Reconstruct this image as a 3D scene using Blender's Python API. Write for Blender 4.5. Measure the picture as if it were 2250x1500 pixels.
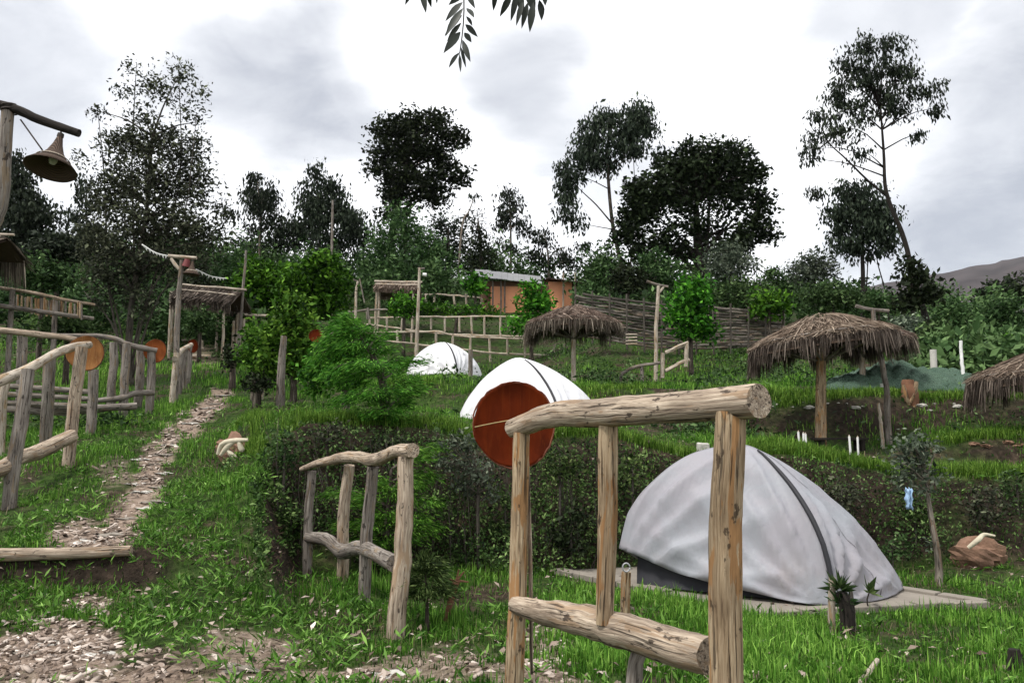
import bpy, math, random, zlib
import numpy as np
from mathutils import Vector

for o in list(bpy.data.objects):
    bpy.data.objects.remove(o, do_unlink=True)
SC = bpy.context.scene
COL = SC.collection
R = np.random.default_rng(11)

# ------------------------------------------------------------------ camera
FPX = 1750.0                       # focal length for a 2250 px wide picture
PITCH = math.radians(7.0)
EYE = 1.5
cd = bpy.data.cameras.new('camera'); cam = bpy.data.objects.new('camera', cd); COL.objects.link(cam)
cam.location = (0, 0, EYE); cam.rotation_euler = (math.radians(90) + PITCH, 0, 0)
cd.sensor_width = 36.0; cd.lens = 36.0 * FPX / 2250.0; cd.clip_start = 0.05; cd.clip_end = 12000
SC.camera = cam

# ------------------------------------------------------------------ sky, sun, exposure
SUN_EL, SUN_AZ = math.radians(60), math.radians(-125)      # azimuth from +Y towards +X
W = bpy.data.worlds.new('World'); SC.world = W; W.use_nodes = True
nt = W.node_tree; N = nt.nodes; L = nt.links
for n in list(N): N.remove(n)
def nd(tree, typ, **kw):
    n = tree.nodes.new(typ)
    for k, v in kw.items(): setattr(n, k, v)
    return n
out = nd(nt, 'ShaderNodeOutputWorld'); bg = nd(nt, 'ShaderNodeBackground'); bg.inputs['Strength'].default_value = 0.1
sky = nd(nt, 'ShaderNodeTexSky', sky_type='NISHITA', sun_disc=False)
sky.sun_elevation = SUN_EL; sky.sun_rotation = SUN_AZ
tc = nd(nt, 'ShaderNodeTexCoord')
mp = nd(nt, 'ShaderNodeMapping'); mp.inputs['Scale'].default_value = (1.0, 1.0, 1.9); mp.inputs['Location'].default_value = (3.1, 0.4, 1.7)
L.new(tc.outputs['Generated'], mp.inputs['Vector'])
n1 = nd(nt, 'ShaderNodeTexNoise'); n1.inputs['Scale'].default_value = 2.3; n1.inputs['Detail'].default_value = 8; n1.inputs['Roughness'].default_value = 0.56
n1.inputs['Distortion'].default_value = 0.25
L.new(mp.outputs['Vector'], n1.inputs['Vector'])
# warped direction used for the larger cloud banks
wa = nd(nt, 'ShaderNodeVectorMath', operation='MULTIPLY_ADD')
L.new(n1.outputs['Color'], wa.inputs[0]); wa.inputs[1].default_value = (0.42, 0.42, 0.42); L.new(tc.outputs['Generated'], wa.inputs[2])
def pixdir(px, py):
    a = (px - 1125) / FPX; b = (750 - py) / FPX
    v = Vector((a, math.cos(PITCH) - b * math.sin(PITCH), math.sin(PITCH) + b * math.cos(PITCH)))
    return v.normalized()
acc = None
for (px, py, rr, k) in [(70, 200, .15, .75), (600, 270, .15, .85), (700, 320, .12, .7), (1250, 190, .13, .75), (1350, 270, .1, .5), (2150, 430, .19, .95), (2230, 260, .12, .7),
                        (2000, 40, .11, .6), (60, 60, .14, .4), (-500, 200, .3, .8), (2900, 200, .3, .8)]:
    d = pixdir(px, py)
    di = nd(nt, 'ShaderNodeVectorMath', operation='DISTANCE'); L.new(wa.outputs[0], di.inputs[0]); di.inputs[1].default_value = (d.x + .21, d.y + .21, d.z + .21)
    mr = nd(nt, 'ShaderNodeMapRange', interpolation_type='SMOOTHERSTEP')
    mr.inputs['From Min'].default_value = rr * 1.2; mr.inputs['From Max'].default_value = rr * 0.25; mr.inputs['To Min'].default_value = 0; mr.inputs['To Max'].default_value = k
    L.new(di.outputs['Value'], mr.inputs['Value'])
    if acc is None: acc = mr.outputs[0]
    else:
        m = nd(nt, 'ShaderNodeMath', operation='MAXIMUM'); L.new(acc, m.inputs[0]); L.new(mr.outputs[0], m.inputs[1]); acc = m.outputs[0]
rm = nd(nt, 'ShaderNodeMapRange', interpolation_type='SMOOTHSTEP'); L.new(n1.outputs['Fac'], rm.inputs['Value'])
rm.inputs['From Min'].default_value = 0.5; rm.inputs['From Max'].default_value = 0.75; rm.inputs['To Max'].default_value = .22
n2 = nd(nt, 'ShaderNodeTexNoise'); n2.inputs['Scale'].default_value = 6.5; n2.inputs['Detail'].default_value = 8; n2.inputs['Roughness'].default_value = .6; n2.inputs['Distortion'].default_value = .4; L.new(mp.outputs['Vector'], n2.inputs['Vector'])
m2 = nd(nt, 'ShaderNodeMapRange'); L.new(n2.outputs['Fac'], m2.inputs['Value']); m2.inputs['From Min'].default_value = .32; m2.inputs['From Max'].default_value = .68; m2.inputs['To Min'].default_value = .75; m2.inputs['To Max'].default_value = 1.15
m3 = nd(nt, 'ShaderNodeMath', operation='MULTIPLY'); L.new(acc, m3.inputs[0]); L.new(m2.outputs[0], m3.inputs[1]); acc = m3.outputs[0]
mx = nd(nt, 'ShaderNodeMath', operation='MAXIMUM'); L.new(acc, mx.inputs[0]); L.new(rm.outputs[0], mx.inputs[1])
cr = nd(nt, 'ShaderNodeMix', data_type='RGBA'); L.new(mx.outputs[0], cr.inputs['Factor'])
cr.inputs['A'].default_value = (6.3, 6.3, 6.32, 1); cr.inputs['B'].default_value = (2.45, 2.54, 2.78, 1)
fx = nd(nt, 'ShaderNodeMix', data_type='RGBA'); fx.inputs['Factor'].default_value = 0.9
L.new(sky.outputs[0], fx.inputs['A']); L.new(cr.outputs['Result'], fx.inputs['B'])
L.new(fx.outputs['Result'], bg.inputs['Color']); L.new(bg.outputs[0], out.inputs['Surface'])

sd = bpy.data.lights.new('sun', 'SUN'); so = bpy.data.objects.new('sun', sd); COL.objects.link(so)
sd.energy = 1.5; sd.angle = math.radians(10); sd.color = (1.0, 0.96, 0.9)
sv = Vector((math.sin(SUN_AZ) * math.cos(SUN_EL), math.cos(SUN_AZ) * math.cos(SUN_EL), math.sin(SUN_EL)))
so.rotation_euler = (-sv).to_track_quat('-Z', 'Y').to_euler(); so.location = sv * 50
vs = SC.view_settings; vs.view_transform = 'Standard'; vs.look = 'None'; vs.exposure = 1.2; vs.gamma = 1.0; vs.use_curve_mapping = False

# ------------------------------------------------------------------ object helpers
ORI = {}
def tag(o, label=None, cat=None, group=None, kind=None):
    if label: o['label'] = label
    if cat: o['category'] = cat
    if group: o['group'] = group
    if kind: o['kind'] = kind
    return o
def thing(name, label, cat, loc, group=None):
    o = bpy.data.objects.new(name, None); COL.objects.link(o); o.location = loc; o.empty_display_size = .1
    ORI[o.name] = np.array(loc, float); tag(o, label, cat, group); return o
def obj(name, V, F, mat, parent=None, origin=None, attrs=None, smooth=True):
    """V world coordinates (n,3); F list of index lists or an (m,k) array."""
    V = np.asarray(V, float)
    og = ORI[parent.name] if parent is not None else (np.array(origin, float) if origin is not None else np.zeros(3))
    me = bpy.data.meshes.new(name)
    if isinstance(F, np.ndarray):
        k = F.shape[1]; me.vertices.add(len(V)); me.vertices.foreach_set('co', (V - og).astype(np.float32).ravel())
        me.loops.add(F.size); me.loops.foreach_set('vertex_index', F.astype(np.int32).ravel())
        me.polygons.add(len(F)); me.polygons.foreach_set('loop_start', np.arange(0, F.size, k, dtype=np.int32)); me.polygons.foreach_set('loop_total', np.full(len(F), k, np.int32))
        me.update(calc_edges=True)
    else:
        me.from_pydata((V - og).tolist(), [], [list(f) for f in F]); me.update()
    if smooth: me.polygons.foreach_set('use_smooth', np.ones(len(me.polygons), bool))
    if attrs:
        for an, av in attrs.items():
            av = np.asarray(av, np.float32)
            if av.ndim == 1: a = me.attributes.new(an, 'FLOAT', 'POINT'); a.data.foreach_set('value', av)
            else: a = me.attributes.new(an, 'FLOAT_VECTOR', 'POINT'); a.data.foreach_set('vector', av.ravel())
    me.materials.append(mat)
    o = bpy.data.objects.new(name, me); COL.objects.link(o)
    if parent is not None: o.parent = parent; ORI[o.name] = og
    else: o.location = og; ORI[o.name] = og
    return o
class MB:
    """collects pieces into one mesh"""
    def __init__(s): s.V = []; s.F = []; s.A = []; s.n = 0
    def add(s, V, F, A=None):
        V = np.asarray(V, float); s.V.append(V); s.F += [[i + s.n for i in f] for f in F]
        s.A.append(A if A is not None else V.copy()); s.n += len(V)
    def build(s, name, mat, parent=None, origin=None, smooth=True):
        return obj(name, np.vstack(s.V), s.F, mat, parent, origin, {'wc': np.vstack(s.A)}, smooth)

# ------------------------------------------------------------------ noise and terrain
_lat = np.random.default_rng(5).random((64, 64))
def vnoise(x, y, sc):
    x = np.asarray(x, float) * sc + 1000.3; y = np.asarray(y, float) * sc + 1000.7
    xi = np.floor(x).astype(int); yi = np.floor(y).astype(int); fx_ = x - xi; fy_ = y - yi
    fx_ = fx_ * fx_ * (3 - 2 * fx_); fy_ = fy_ * fy_ * (3 - 2 * fy_)
    xi0 = (xi & 63) << 6; xi1 = ((xi + 1) & 63) << 6; yi0 = yi & 63; yi1 = (yi + 1) & 63; t_ = _lat.ravel()
    a = t_.take(xi0 | yi0); c = t_.take(xi0 | yi1); a = a + (t_.take(xi1 | yi0) - a) * fx_; c = c + (t_.take(xi1 | yi1) - c) * fx_
    return a + (c - a) * fy_
def fbm(x, y, sc): return (vnoise(x, y, sc) * .55 + vnoise(x, y, sc * 2.1) * .28 + vnoise(x, y, sc * 4.3) * .17) - .5

PROF = {   # picture column : (distance, picture row of the ground at that distance)
  0:    [(4.5,1500),(6.2,1335),(6.85,1300),(7.02,1215),(8.5,1118),(11,1000),(14,930),(18,860),(24,775),(30,715),(40,655),(55,612),(80,585)],
  300:  [(4.5,1490),(6.2,1335),(6.85,1300),(7.05,1212),(8.5,1112),(11,1000),(14,930),(17,880),(24,785),(30,730),(40,662),(55,618),(80,595)],
  480:  [(4.5,1485),(6,1350),(7,1235),(9,1080),(11,990),(14,920),(17,872),(24,792),(30,738),(40,668),(55,622),(80,600)],
  580:  [(4.5,1490),(6,1362),(7,1262),(8,1130),(9,1045),(10,980),(11,938),(14,900),(17,874),(24,802),(30,748),(40,672),(55,626),(80,605)],
  680:  [(4.5,1500),(6,1385),(7.5,1300),(8.9,1255),(9.5,1160),(10.1,925),(11,916),(14,895),(18,872),(24,818),(30,765),(40,685),(55,632),(80,610)],
  900:  [(4.5,1505),(6,1400),(8,1293),(9.1,1253),(9.5,1150),(10.25,940),(11,926),(14,912),(17.6,895),(18.5,842),(24,827),(28,822),(32,802),(36,765),(40,708),(48,664),(60,630),(80,612)],
  1130: [(4.5,1510),(6,1400),(8,1293),(9.15,1252),(9.5,1150),(10.4,958),(12,942),(16.6,927),(17.6,855),(22,838),(28,828),(33,797),(36,772),(40,715),(48,670),(60,636),(80,615)],
  1350: [(4.5,1515),(6,1400),(8,1293),(9.3,1250),(9.7,1150),(10.6,966),(12,952),(15.8,936),(16.2,925),(17.2,856),(22,846),(25,836),(28,803),(31,758),(36,722),(48,665),(60,636),(80,618)],
  1600: [(4.5,1515),(6,1400),(8,1293),(9.75,1240),(10.6,995),(12,980),(14.5,968),(14.9,955),(15.8,860),(17,852),(22,845),(26,822),(30,775),(36,725),(48,668),(60,640),(80,625)],
  1900: [(4.5,1515),(6,1400),(8,1296),(9.7,1246),(10.55,1024),(12.5,1000),(14.2,982),(14.5,968),(15.3,868),(16.5,857),(20,842),(26,802),(34,745),(45,695),(60,664),(80,650)],
  2150: [(4.5,1515),(6,1400),(8,1300),(9.7,1233),(10.7,1034),(12.3,1010),(12.7,960),(13.6,948),(14.6,938),(15.2,874),(16.5,862),(20,846),(26,802),(34,755),(45,718),(60,702),(80,694)],
}
def row_z(Y, row): return EYE + Y * math.tan(PITCH + math.atan((750 - row) / FPX))
_PC = sorted(PROF); _PU = np.array([(c - 1125) / FPX for c in _PC]); _PP = []
for c in _PC:
    pr = PROF[c]; ys = [-30, 2.5] + [p[0] for p in pr]; zs = [0.0, 0.08] + [row_z(*p) for p in pr]
    z8 = zs[-1]; ys += [110, 200, 500, 5000]; zs += [z8 + 3, z8 - 8, z8 - 50, -60]
    _PP.append((np.array(ys, float), np.array(zs, float)))
def H0(x, y):
    x = np.asarray(x, float); y = np.asarray(y, float)
    u = np.clip(x / np.maximum(y, 2.5), _PU[0], _PU[-1])
    k = np.clip(np.searchsorted(_PU, u) - 1, 0, len(_PU) - 2)
    f = (u - _PU[k]) / (_PU[k + 1] - _PU[k]); f = f * f * (3 - 2 * f)
    zs = np.stack([np.interp(y, *p) for p in _PP], -1)
    za = np.take_along_axis(zs, k[..., None], -1)[..., 0]; zb = np.take_along_axis(zs, (k + 1)[..., None], -1)[..., 0]
    return za * (1 - f) + zb * f
def H(x, y):
    x = np.asarray(x, float); y = np.asarray(y, float)
    d = np.clip(y, 3, 400); wob = (fbm(x, y, .45) * .5) * np.clip((d - 7.5) / 3.5, 0, 1) * .95       # terrace edges wander
    h = H0(x, y + wob)
    fl = np.clip(np.hypot((x - 2.3) / 2.6, (y - 8.0) / 1.9) - .75, 0, 1)                        # flat under the tent pad
    return h + fl * (fbm(x, y, 1.3) * .10 + fbm(x, y, 4.) * .035) + fbm(x, y, .7) * .38 * np.clip((d - 9.6) / .7, 0, 1) * np.clip((14 - d) / 3, 0, 1) + fbm(x, y, .25) * .012 * np.clip(d - 14, 0, 60)
def ray(px, py): 
    a = (px - 1125) / FPX; b = (750 - py) / FPX
    return np.array([a, math.cos(PITCH) - b * math.sin(PITCH), math.sin(PITCH) + b * math.cos(PITCH)])
def P(px, py, Y):
    d = ray(px, py); return np.array([0, 0, EYE]) + d * (Y / d[1])
_YS = np.concatenate([np.arange(2, 30, .01), np.arange(30, 110, .05)])
def hit(px, py):
    d = ray(px, py); s = _YS / d[1]; x = d[0] * s; z = EYE + d[2] * s
    i = np.argmax(z < H(x, _YS)); Y = _YS[i] if (z < H(x, _YS)).any() else 60.
    return P(px, py, Y)
def gnd(px, Y, row=900):
    p = P(px, row, Y); p[2] = float(H(p[0], p[1])); return p
def proj(x, y, z):
    z = z - EYE; fwd = y * math.cos(PITCH) + z * math.sin(PITCH); up = -y * math.sin(PITCH) + z * math.cos(PITCH)
    fwd = np.maximum(fwd, .05); return 1125 + FPX * x / fwd, 750 - FPX * up / fwd

# ------------------------------------------------------------------ materials
MATS = {}
def mat_base(name, rough=.8, spec=.25):
    m = bpy.data.materials.new(name); m.use_nodes = True; t = m.node_tree
    b = t.nodes['Principled BSDF']; b.inputs['Roughness'].default_value = rough; b.inputs['Specular IOR Level'].default_value = spec
    MATS[name] = m; return m, t, b
def noise(t, vec, sc, det=4, rough=.55, dist=0.):
    n = nd(t, 'ShaderNodeTexNoise'); n.inputs['Scale'].default_value = sc; n.inputs['Detail'].default_value = det
    n.inputs['Roughness'].default_value = rough; n.inputs['Distortion'].default_value = dist
    if vec is not None: t.links.new(vec, n.inputs['Vector'])
    return n.outputs['Fac']
def mapv(t, vec, scale, loc=(0, 0, 0)):
    m = nd(t, 'ShaderNodeMapping'); m.inputs['Scale'].default_value = scale; m.inputs['Location'].default_value = loc
    t.links.new(vec, m.inputs['Vector']); return m.outputs[0]
def ramp(t, fac, stops):
    r = nd(t, 'ShaderNodeValToRGB'); e = r.color_ramp.elements
    while len(e) < len(stops): e.new(.5)
    for i, (p, c) in enumerate(stops): e[i].position = p; e[i].color = (*c, 1) if len(c) == 3 else c
    t.links.new(fac, r.inputs['Fac']); return r.outputs['Color']
def mixc(t, fac, a, b, mode='MIX'):
    m = nd(t, 'ShaderNodeMix', data_type='RGBA', blend_type=mode)
    for s, v in (('Factor', fac), ('A', a), ('B', b)):
        if isinstance(v, (int, float)): m.inputs[s].default_value = v
        elif isinstance(v, tuple): m.inputs[s].default_value = (*v, 1)
        else: t.links.new(v, m.inputs[s])
    return m.outputs['Result']
def mrange(t, v, a, b, c=0., d=1.):
    m = nd(t, 'ShaderNodeMapRange', interpolation_type='SMOOTHSTEP'); t.links.new(v, m.inputs['Value'])
    for k, x in zip(('From Min', 'From Max', 'To Min', 'To Max'), (a, b, c, d)): m.inputs[k].default_value = x
    return m.outputs[0]
def bump(t, b, h, st=.5, dist=.02):
    n = nd(t, 'ShaderNodeBump'); n.inputs['Strength'].default_value = st; n.inputs['Distance'].default_value = dist
    t.links.new(h, n.inputs['Height']); t.links.new(n.outputs[0], b.inputs['Normal'])
def attr(t, nm, o='Vector'):
    a = nd(t, 'ShaderNodeAttribute'); a.attribute_name = nm; return a.outputs[o]
def objrand(t): return nd(t, 'ShaderNodeObjectInfo').outputs['Random']

def wood(name, pale, mid, dark, peel=None, peelamt=.5, grain=95., crack=.75):
    m, t, b = mat_base(name, .85, .2); v = attr(t, 'wc')
    off = nd(t, 'ShaderNodeVectorMath', operation='ADD'); t.links.new(v, off.inputs[0])
    cb = nd(t, 'ShaderNodeCombineXYZ'); mu = nd(t, 'ShaderNodeMath', operation='MULTIPLY'); t.links.new(objrand(t), mu.inputs[0]); mu.inputs[1].default_value = 37.
    t.links.new(mu.outputs[0], cb.inputs[2]); t.links.new(mu.outputs[0], cb.inputs[0]); t.links.new(cb.outputs[0], off.inputs[1]); v = off.outputs[0]
    g = noise(t, mapv(t, v, (1, 1, .05)), grain, 6, .66, .5)
    c = ramp(t, g, [(.30, dark), (.46, mid), (.66, pale)])
    if peel:
        p = noise(t, mapv(t, v, (1, 1, .16), (3, 1, 2)), 17, 5, .6, .9)
        c = mixc(t, mrange(t, p, .62 - peelamt * .25, .66 - peelamt * .25), c, mixc(t, g, tuple(x * .55 for x in peel), peel))
    lar = noise(t, mapv(t, v, (1, 1, .3), (7, 3, 1)), 9, 4)
    c = mixc(t, mrange(t, lar, .35, .65, .72, 0.), c, mixc(t, 1., c, (.52, .50, .49), 'MULTIPLY'))
    k = noise(t, mapv(t, v, (1, 1, .035), (1, 9, 4)), 75, 4, .55, .3)
    km = mrange(t, k, .37, .41, crack, 0.)
    c = mixc(t, km, c, tuple(x * .25 for x in dark))
    sp = noise(t, mapv(t, v, (1, 1, .45), (5, 5, 5)), 27, 4, .6); c = mixc(t, mrange(t, sp, .60, .66, 0, .85), c, tuple(x * .45 for x in dark))
    t.links.new(c, b.inputs['Base Color'])
    hm = nd(t, 'ShaderNodeMath', operation='SUBTRACT'); t.links.new(g, hm.inputs[0]); t.links.new(km, hm.inputs[1])
    bump(t, b, hm.outputs[0], .8, .012); return m
WOOD = wood('weathered_wood', (.60, .50, .39), (.35, .275, .205), (.07, .048, .036), (.46, .33, .22), .30)
WOODP = wood('peeled_wood', (.52, .41, .275), (.32, .23, .14), (.09, .058, .036), (.44, .245, .11), .42)
WOODG = wood('grey_wood', (.33, .30, .265), (.20, .172, .147), (.065, .052, .043), (.30, .23, .16), .2)
WOODW = wood('pale_stripped_wood', (.62, .56, .47), (.47, .40, .32), (.22, .17, .12), (.5, .36, .22), .3, crack=.35)
WOODD = wood('dark_bark', (.04, .033, .027), (.022, .018, .015), (.009, .008, .006), None)
TRUNK = wood('tree_bark', (.10, .082, .064), (.055, .043, .034), (.02, .016, .013), (.22, .19, .15), .3, grain=40)
TRUNKP = wood('pale_tree_bark', (.34, .30, .25), (.22, .19, .155), (.10, .085, .07), (.28, .2, .14), .4, grain=40)
TWIG = wood('grey_twig_bark', (.13, .115, .095), (.075, .065, .053), (.03, .025, .021))
PLANK = wood('pale_plank', (.42, .36, .29), (.30, .245, .185), (.12, .09, .065), None)

def leafmat(name, dark, mid, lite, transl=.25, rough=.6, spec=.08):
    m = bpy.data.materials.new(name); m.use_nodes = True; t = m.node_tree; b = t.nodes['Principled BSDF']
    r = attr(t, 'rnd', 'Fac'); c = ramp(t, r, [(0., dark), (.5, mid), (.93, lite), (1., tuple(min(1, x * 1.35) for x in lite))])
    hv = nd(t, 'ShaderNodeHueSaturation'); t.links.new(c, hv.inputs['Color']); ov = objrand(t)
    t.links.new(mrange(t, ov, 0, 1, .8, 1.15), hv.inputs['Value']); t.links.new(mrange(t, ov, 0, 1, .49, .51), hv.inputs['Hue']); c = hv.outputs[0]
    t.links.new(c, b.inputs['Base Color']); b.inputs['Roughness'].default_value = rough; b.inputs['Specular IOR Level'].default_value = spec
    tr = nd(t, 'ShaderNodeBsdfTranslucent'); t.links.new(c, tr.inputs['Color'])
    mx_ = nd(t, 'ShaderNodeMixShader'); mx_.inputs[0].default_value = transl
    t.links.new(b.outputs[0], mx_.inputs[1]); t.links.new(tr.outputs[0], mx_.inputs[2]); t.links.new(mx_.outputs[0], t.nodes['Material Output'].inputs['Surface'])
    MATS[name] = m; return m
LF_EUC = leafmat('eucalyptus_leaf', (.006, .010, .006), (.018, .027, .016), (.062, .08, .050), .15)
LF_EUCB = leafmat('brownish_leaf', (.011, .013, .008), (.034, .039, .024), (.12, .13, .078), .15)
LF_DARK = leafmat('dark_leaf', (.005, .008, .004), (.013, .020, .008), (.036, .05, .02), .1)
LF_MID = leafmat('mid_leaf', (.010, .022, .007), (.036, .074, .022), (.12, .19, .07), .2)
LF_GREY = leafmat('grey_green_leaf', (.03, .042, .028), (.075, .098, .066), (.19, .22, .155), .15)
LF_BRI = leafmat('bright_leaf', (.006, .024, .003), (.036, .125, .009), (.14, .34, .032), .22)
LF_CON = leafmat('feathery_leaf', (.008, .030, .004), (.05, .148, .013), (.18, .35, .05), .25)
LF_HEDGE = leafmat('hedge_leaf', (.006, .014, .004), (.042, .08, .02), (.19, .27, .09), .15)
LF_DRY = leafmat('dry_twig_leaf', (.035, .022, .016), (.085, .056, .04), (.2, .14, .1), .1)
LF_GRASS = leafmat('grass_blade', (.013, .042, .005), (.07, .178, .018), (.225, .385, .068), .3)
LF_STRAW = leafmat('dry_stalk', (.07, .06, .03), (.20, .17, .09), (.38, .33, .2), .2)
LF_WEED = leafmat('weed_leaf', (.018, .056, .008), (.08, .20, .026), (.25, .44, .10), .25, .42)

THATCH = leafmat('thatch_strand', (.024, .019, .015), (.095, .075, .06), (.31, .26, .21), .08, .8, .1)
THATCHR = leafmat('reddish_thatch', (.045, .033, .026), (.17, .122, .094), (.40, .32, .25), .08, .8, .1)
CHIP = leafmat('wood_chip', (.09, .066, .05), (.30, .235, .19), (.64, .56, .49), .0, .85, .15)

def simple(name, col, rough=.7, spec=.3, var=.25, sc=6., bmp=0., metal=0.):
    m, t, b = mat_base(name, rough, spec); co = nd(t, 'ShaderNodeTexCoord').outputs['Object']
    n = noise(t, co, sc, 5, .6); c = mixc(t, n, tuple(x * (1 - var) for x in col), tuple(min(1, x * (1 + var)) for x in col))
    t.links.new(c, b.inputs['Base Color']); b.inputs['Metallic'].default_value = metal
    if bmp: bump(t, b, noise(t, co, sc * 4, 5), bmp, .02)
    return m
def tentmat(name, col, tint):
    m, t, b = mat_base(name, .55, .3); co = nd(t, 'ShaderNodeTexCoord').outputs['Object']
    n = noise(t, co, 1.6, 4, .6, .5); c = mixc(t, mrange(t, n, .35, .65), col, tint)
    n2 = noise(t, mapv(t, co, (1, 1, .35)), 7, 4); c = mixc(t, mrange(t, n2, .55, .8, 0, .25), c, tuple(x * .72 for x in col))
    t.links.new(c, b.inputs['Base Color'])
    sx_ = nd(t, 'ShaderNodeSeparateXYZ'); t.links.new(co, sx_.inputs[0]); st_ = noise(t, mapv(t, co, (1, 1, .6)), 3.5, 6, .65)
    dm = nd(t, 'ShaderNodeMath', operation='MULTIPLY'); t.links.new(mrange(t, sx_.outputs['Z'], .55, .0, 0., .35), dm.inputs[0]); t.links.new(mrange(t, st_, .42, .68), dm.inputs[1])
    c = mixc(t, dm.outputs[0], c, (.20, .15, .11)); t.links.new(c, b.inputs['Base Color'])
    w = noise(t, mapv(t, co, (1, 1, .45)), 4, 3, .5, .15); w2 = noise(t, mapv(t, co, (1, 1, .3)), 16, 4, .6, .3); wm = nd(t, 'ShaderNodeMath', operation='MULTIPLY_ADD'); t.links.new(w2, wm.inputs[0]); wm.inputs[1].default_value = .3; t.links.new(w, wm.inputs[2]); bump(t, b, wm.outputs[0], .4, .06); return m
TENTG = tentmat('grey_tent_fabric', (.272, .282, .308), (.268, .257, .282))
TENTW = tentmat('white_tent_fabric', (.72, .72, .73), (.66, .66, .69))
BLACKF = simple('black_fabric', (.022, .022, .026), .6, .3)
DARKIN = simple('inner_tent_fabric', (.03, .03, .035), .8, .2)
GREYIN = simple('awning_underside', (.28, .27, .27), .7, .2)
CONC = simple('concrete', (.22, .195, .165), .9, .2, .35, 5, .4)
STONE = simple('pale_stone', (.46, .44, .40), .9, .2, .3, 9, .5)
ROCKB = simple('brown_rock', (.21, .125, .085), .9, .2, .45, 7, .7)
REDB = simple('red_soil_stump', (.17, .085, .05), .9, .2, .5, 9, .8)
BONE = simple('bleached_root', (.50, .45, .34), .8, .2, .25, 9, .4)
METAL = simple('roof_metal', (.33, .33, .34), .45, .5, .3, 1.2, .0, .3)
ORANGE = simple('orange_plaster', (.80, .36, .20), .85, .2, .22, 1.6, .2)
BROWNW = simple('brown_wall', (.15, .085, .055), .9, .2, .4, 2., .4)
DARKROOF = simple('dark_roof', (.06, .045, .038), .9, .2, .4, 3., .4)
WHITEP = simple('white_paint', (.75, .74, .72), .6, .3, .12)
BLUE = simple('pale_blue_cloth', (.30, .44, .62), .8, .2, .2)
BULB = simple('frosted_bulb', (.7, .7, .68), .3, .5, .05)
CORD = simple('dark_cord', (.06, .05, .045), .8, .2)
CORDY = simple('straw_cord', (.35, .27, .13), .9, .1)
MARK = simple('printed_mark', (.04, .04, .05), .7, .2)
LAMPRED = simple('dark_red_cap', (.14, .03, .03), .6, .3)
def traymat(name, a, b_, edge):
    m, t, b = mat_base(name, .7, .06); v = attr(t, 'wc')
    g = noise(t, mapv(t, v, (1, 1, .16)), 16, 5, .6, .8); c = mixc(t, g, a, b_)
    st = noise(t, mapv(t, v, (1, 1, .6), (4, 2, 8)), 5, 4); c = mixc(t, mrange(t, st, .45, .75, 0, .7), c, tuple(x * .4 for x in a))
    gr = noise(t, mapv(t, v, (1, 1, .03), (2, 2, 2)), 70, 3); c = mixc(t, mrange(t, gr, .55, .7, 0, .35), c, edge)
    t.links.new(c, b.inputs['Base Color']); bump(t, b, g, .25, .01); return m
TRAY = traymat('stained_red_wood', (.038, .0045, .001), (.145, .021, .0025), (.12, .026, .005))
TRAYO = traymat('orange_tray', (.13, .034, .01), (.28, .08, .022), (.34, .14, .05))
TRAYT = traymat('tan_tray', (.15, .045, .014), (.33, .17, .06), (.42, .28, .13))
TRAYRIM = simple('peeling_rim', (.17, .06, .035), .8, .2, .9, 34, .5)
TRAYRIMD = simple('dark_rim', (.06, .02, .012), .7, .2, .4, 20)
m, t, b = mat_base('basket_weave', .8, .2)
v = attr(t, 'wc'); wv = nd(t, 'ShaderNodeTexWave', bands_direction='Z'); wv.inputs['Scale'].default_value = 28; wv.inputs['Distortion'].default_value = 2.; t.links.new(v, wv.inputs['Vector'])
t.links.new(mixc(t, wv.outputs['Fac'], (.035, .024, .018), (.12, .08, .058)), b.inputs['Base Color']); bump(t, b, wv.outputs['Fac'], .6, .01); BASKET = m
m, t, b = mat_base('shade_net', .8, .15)
co = nd(t, 'ShaderNodeTexCoord').outputs['Object']; n = noise(t, mapv(t, co, (1, 1, 3)), 2.2, 5, .6, 1.)
t.links.new(mixc(t, n, (.03, .065, .045), (.12, .18, .13)), b.inputs['Base Color']); NET = m
tr_ = nd(t, 'ShaderNodeBsdfTransparent'); mx_ = nd(t, 'ShaderNodeMixShader'); t.links.new(mrange(t, noise(t, mapv(t, co, (1, 1, 1)), 60, 2), .4, .6, .1, .65), mx_.inputs[0]); t.links.new(b.outputs[0], mx_.inputs[1]); t.links.new(tr_.outputs[0], mx_.inputs[2]); t.links.new(mx_.outputs[0], t.nodes['Material Output'].inputs['Surface'])
# ground: soil, trodden path, mossy green; the pattern is soil and growth, not light
m, t, b = mat_base('ground_soil', .95, .1)
co = nd(t, 'ShaderNodeTexCoord').outputs['Object']
n_s = noise(t, co, 9., 6, .65); n_m = noise(t, co, 1.1, 5, .6); n_l = noise(t, co, .16, 4)
soil = ramp(t, n_s, [(.3, (.014, .010, .007)), (.5, (.042, .030, .021)), (.72, (.10, .074, .053))])
green = ramp(t, n_s, [(.3, (.009, .018, .004)), (.52, (.028, .054, .010)), (.72, (.07, .115, .024))])
c = mixc(t, mrange(t, n_m, .38, .56), soil, green)
far = ramp(t, n_l, [(.35, (.012, .024, .007)), (.65, (.03, .052, .016))])
geo = nd(t, 'ShaderNodeSeparateXYZ'); t.links.new(co, geo.inputs[0])
c = mixc(t, mrange(t, geo.outputs['Y'], 25, 60), c, far)
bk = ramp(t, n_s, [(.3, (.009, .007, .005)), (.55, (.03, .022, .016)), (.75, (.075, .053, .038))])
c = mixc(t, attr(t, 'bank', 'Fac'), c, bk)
pa = ramp(t, noise(t, co, 22, 6, .7), [(.3, (.09, .064, .048)), (.5, (.22, .165, .128)), (.72, (.40, .32, .26))])
c = mixc(t, attr(t, 'path', 'Fac'), c, pa)
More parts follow.
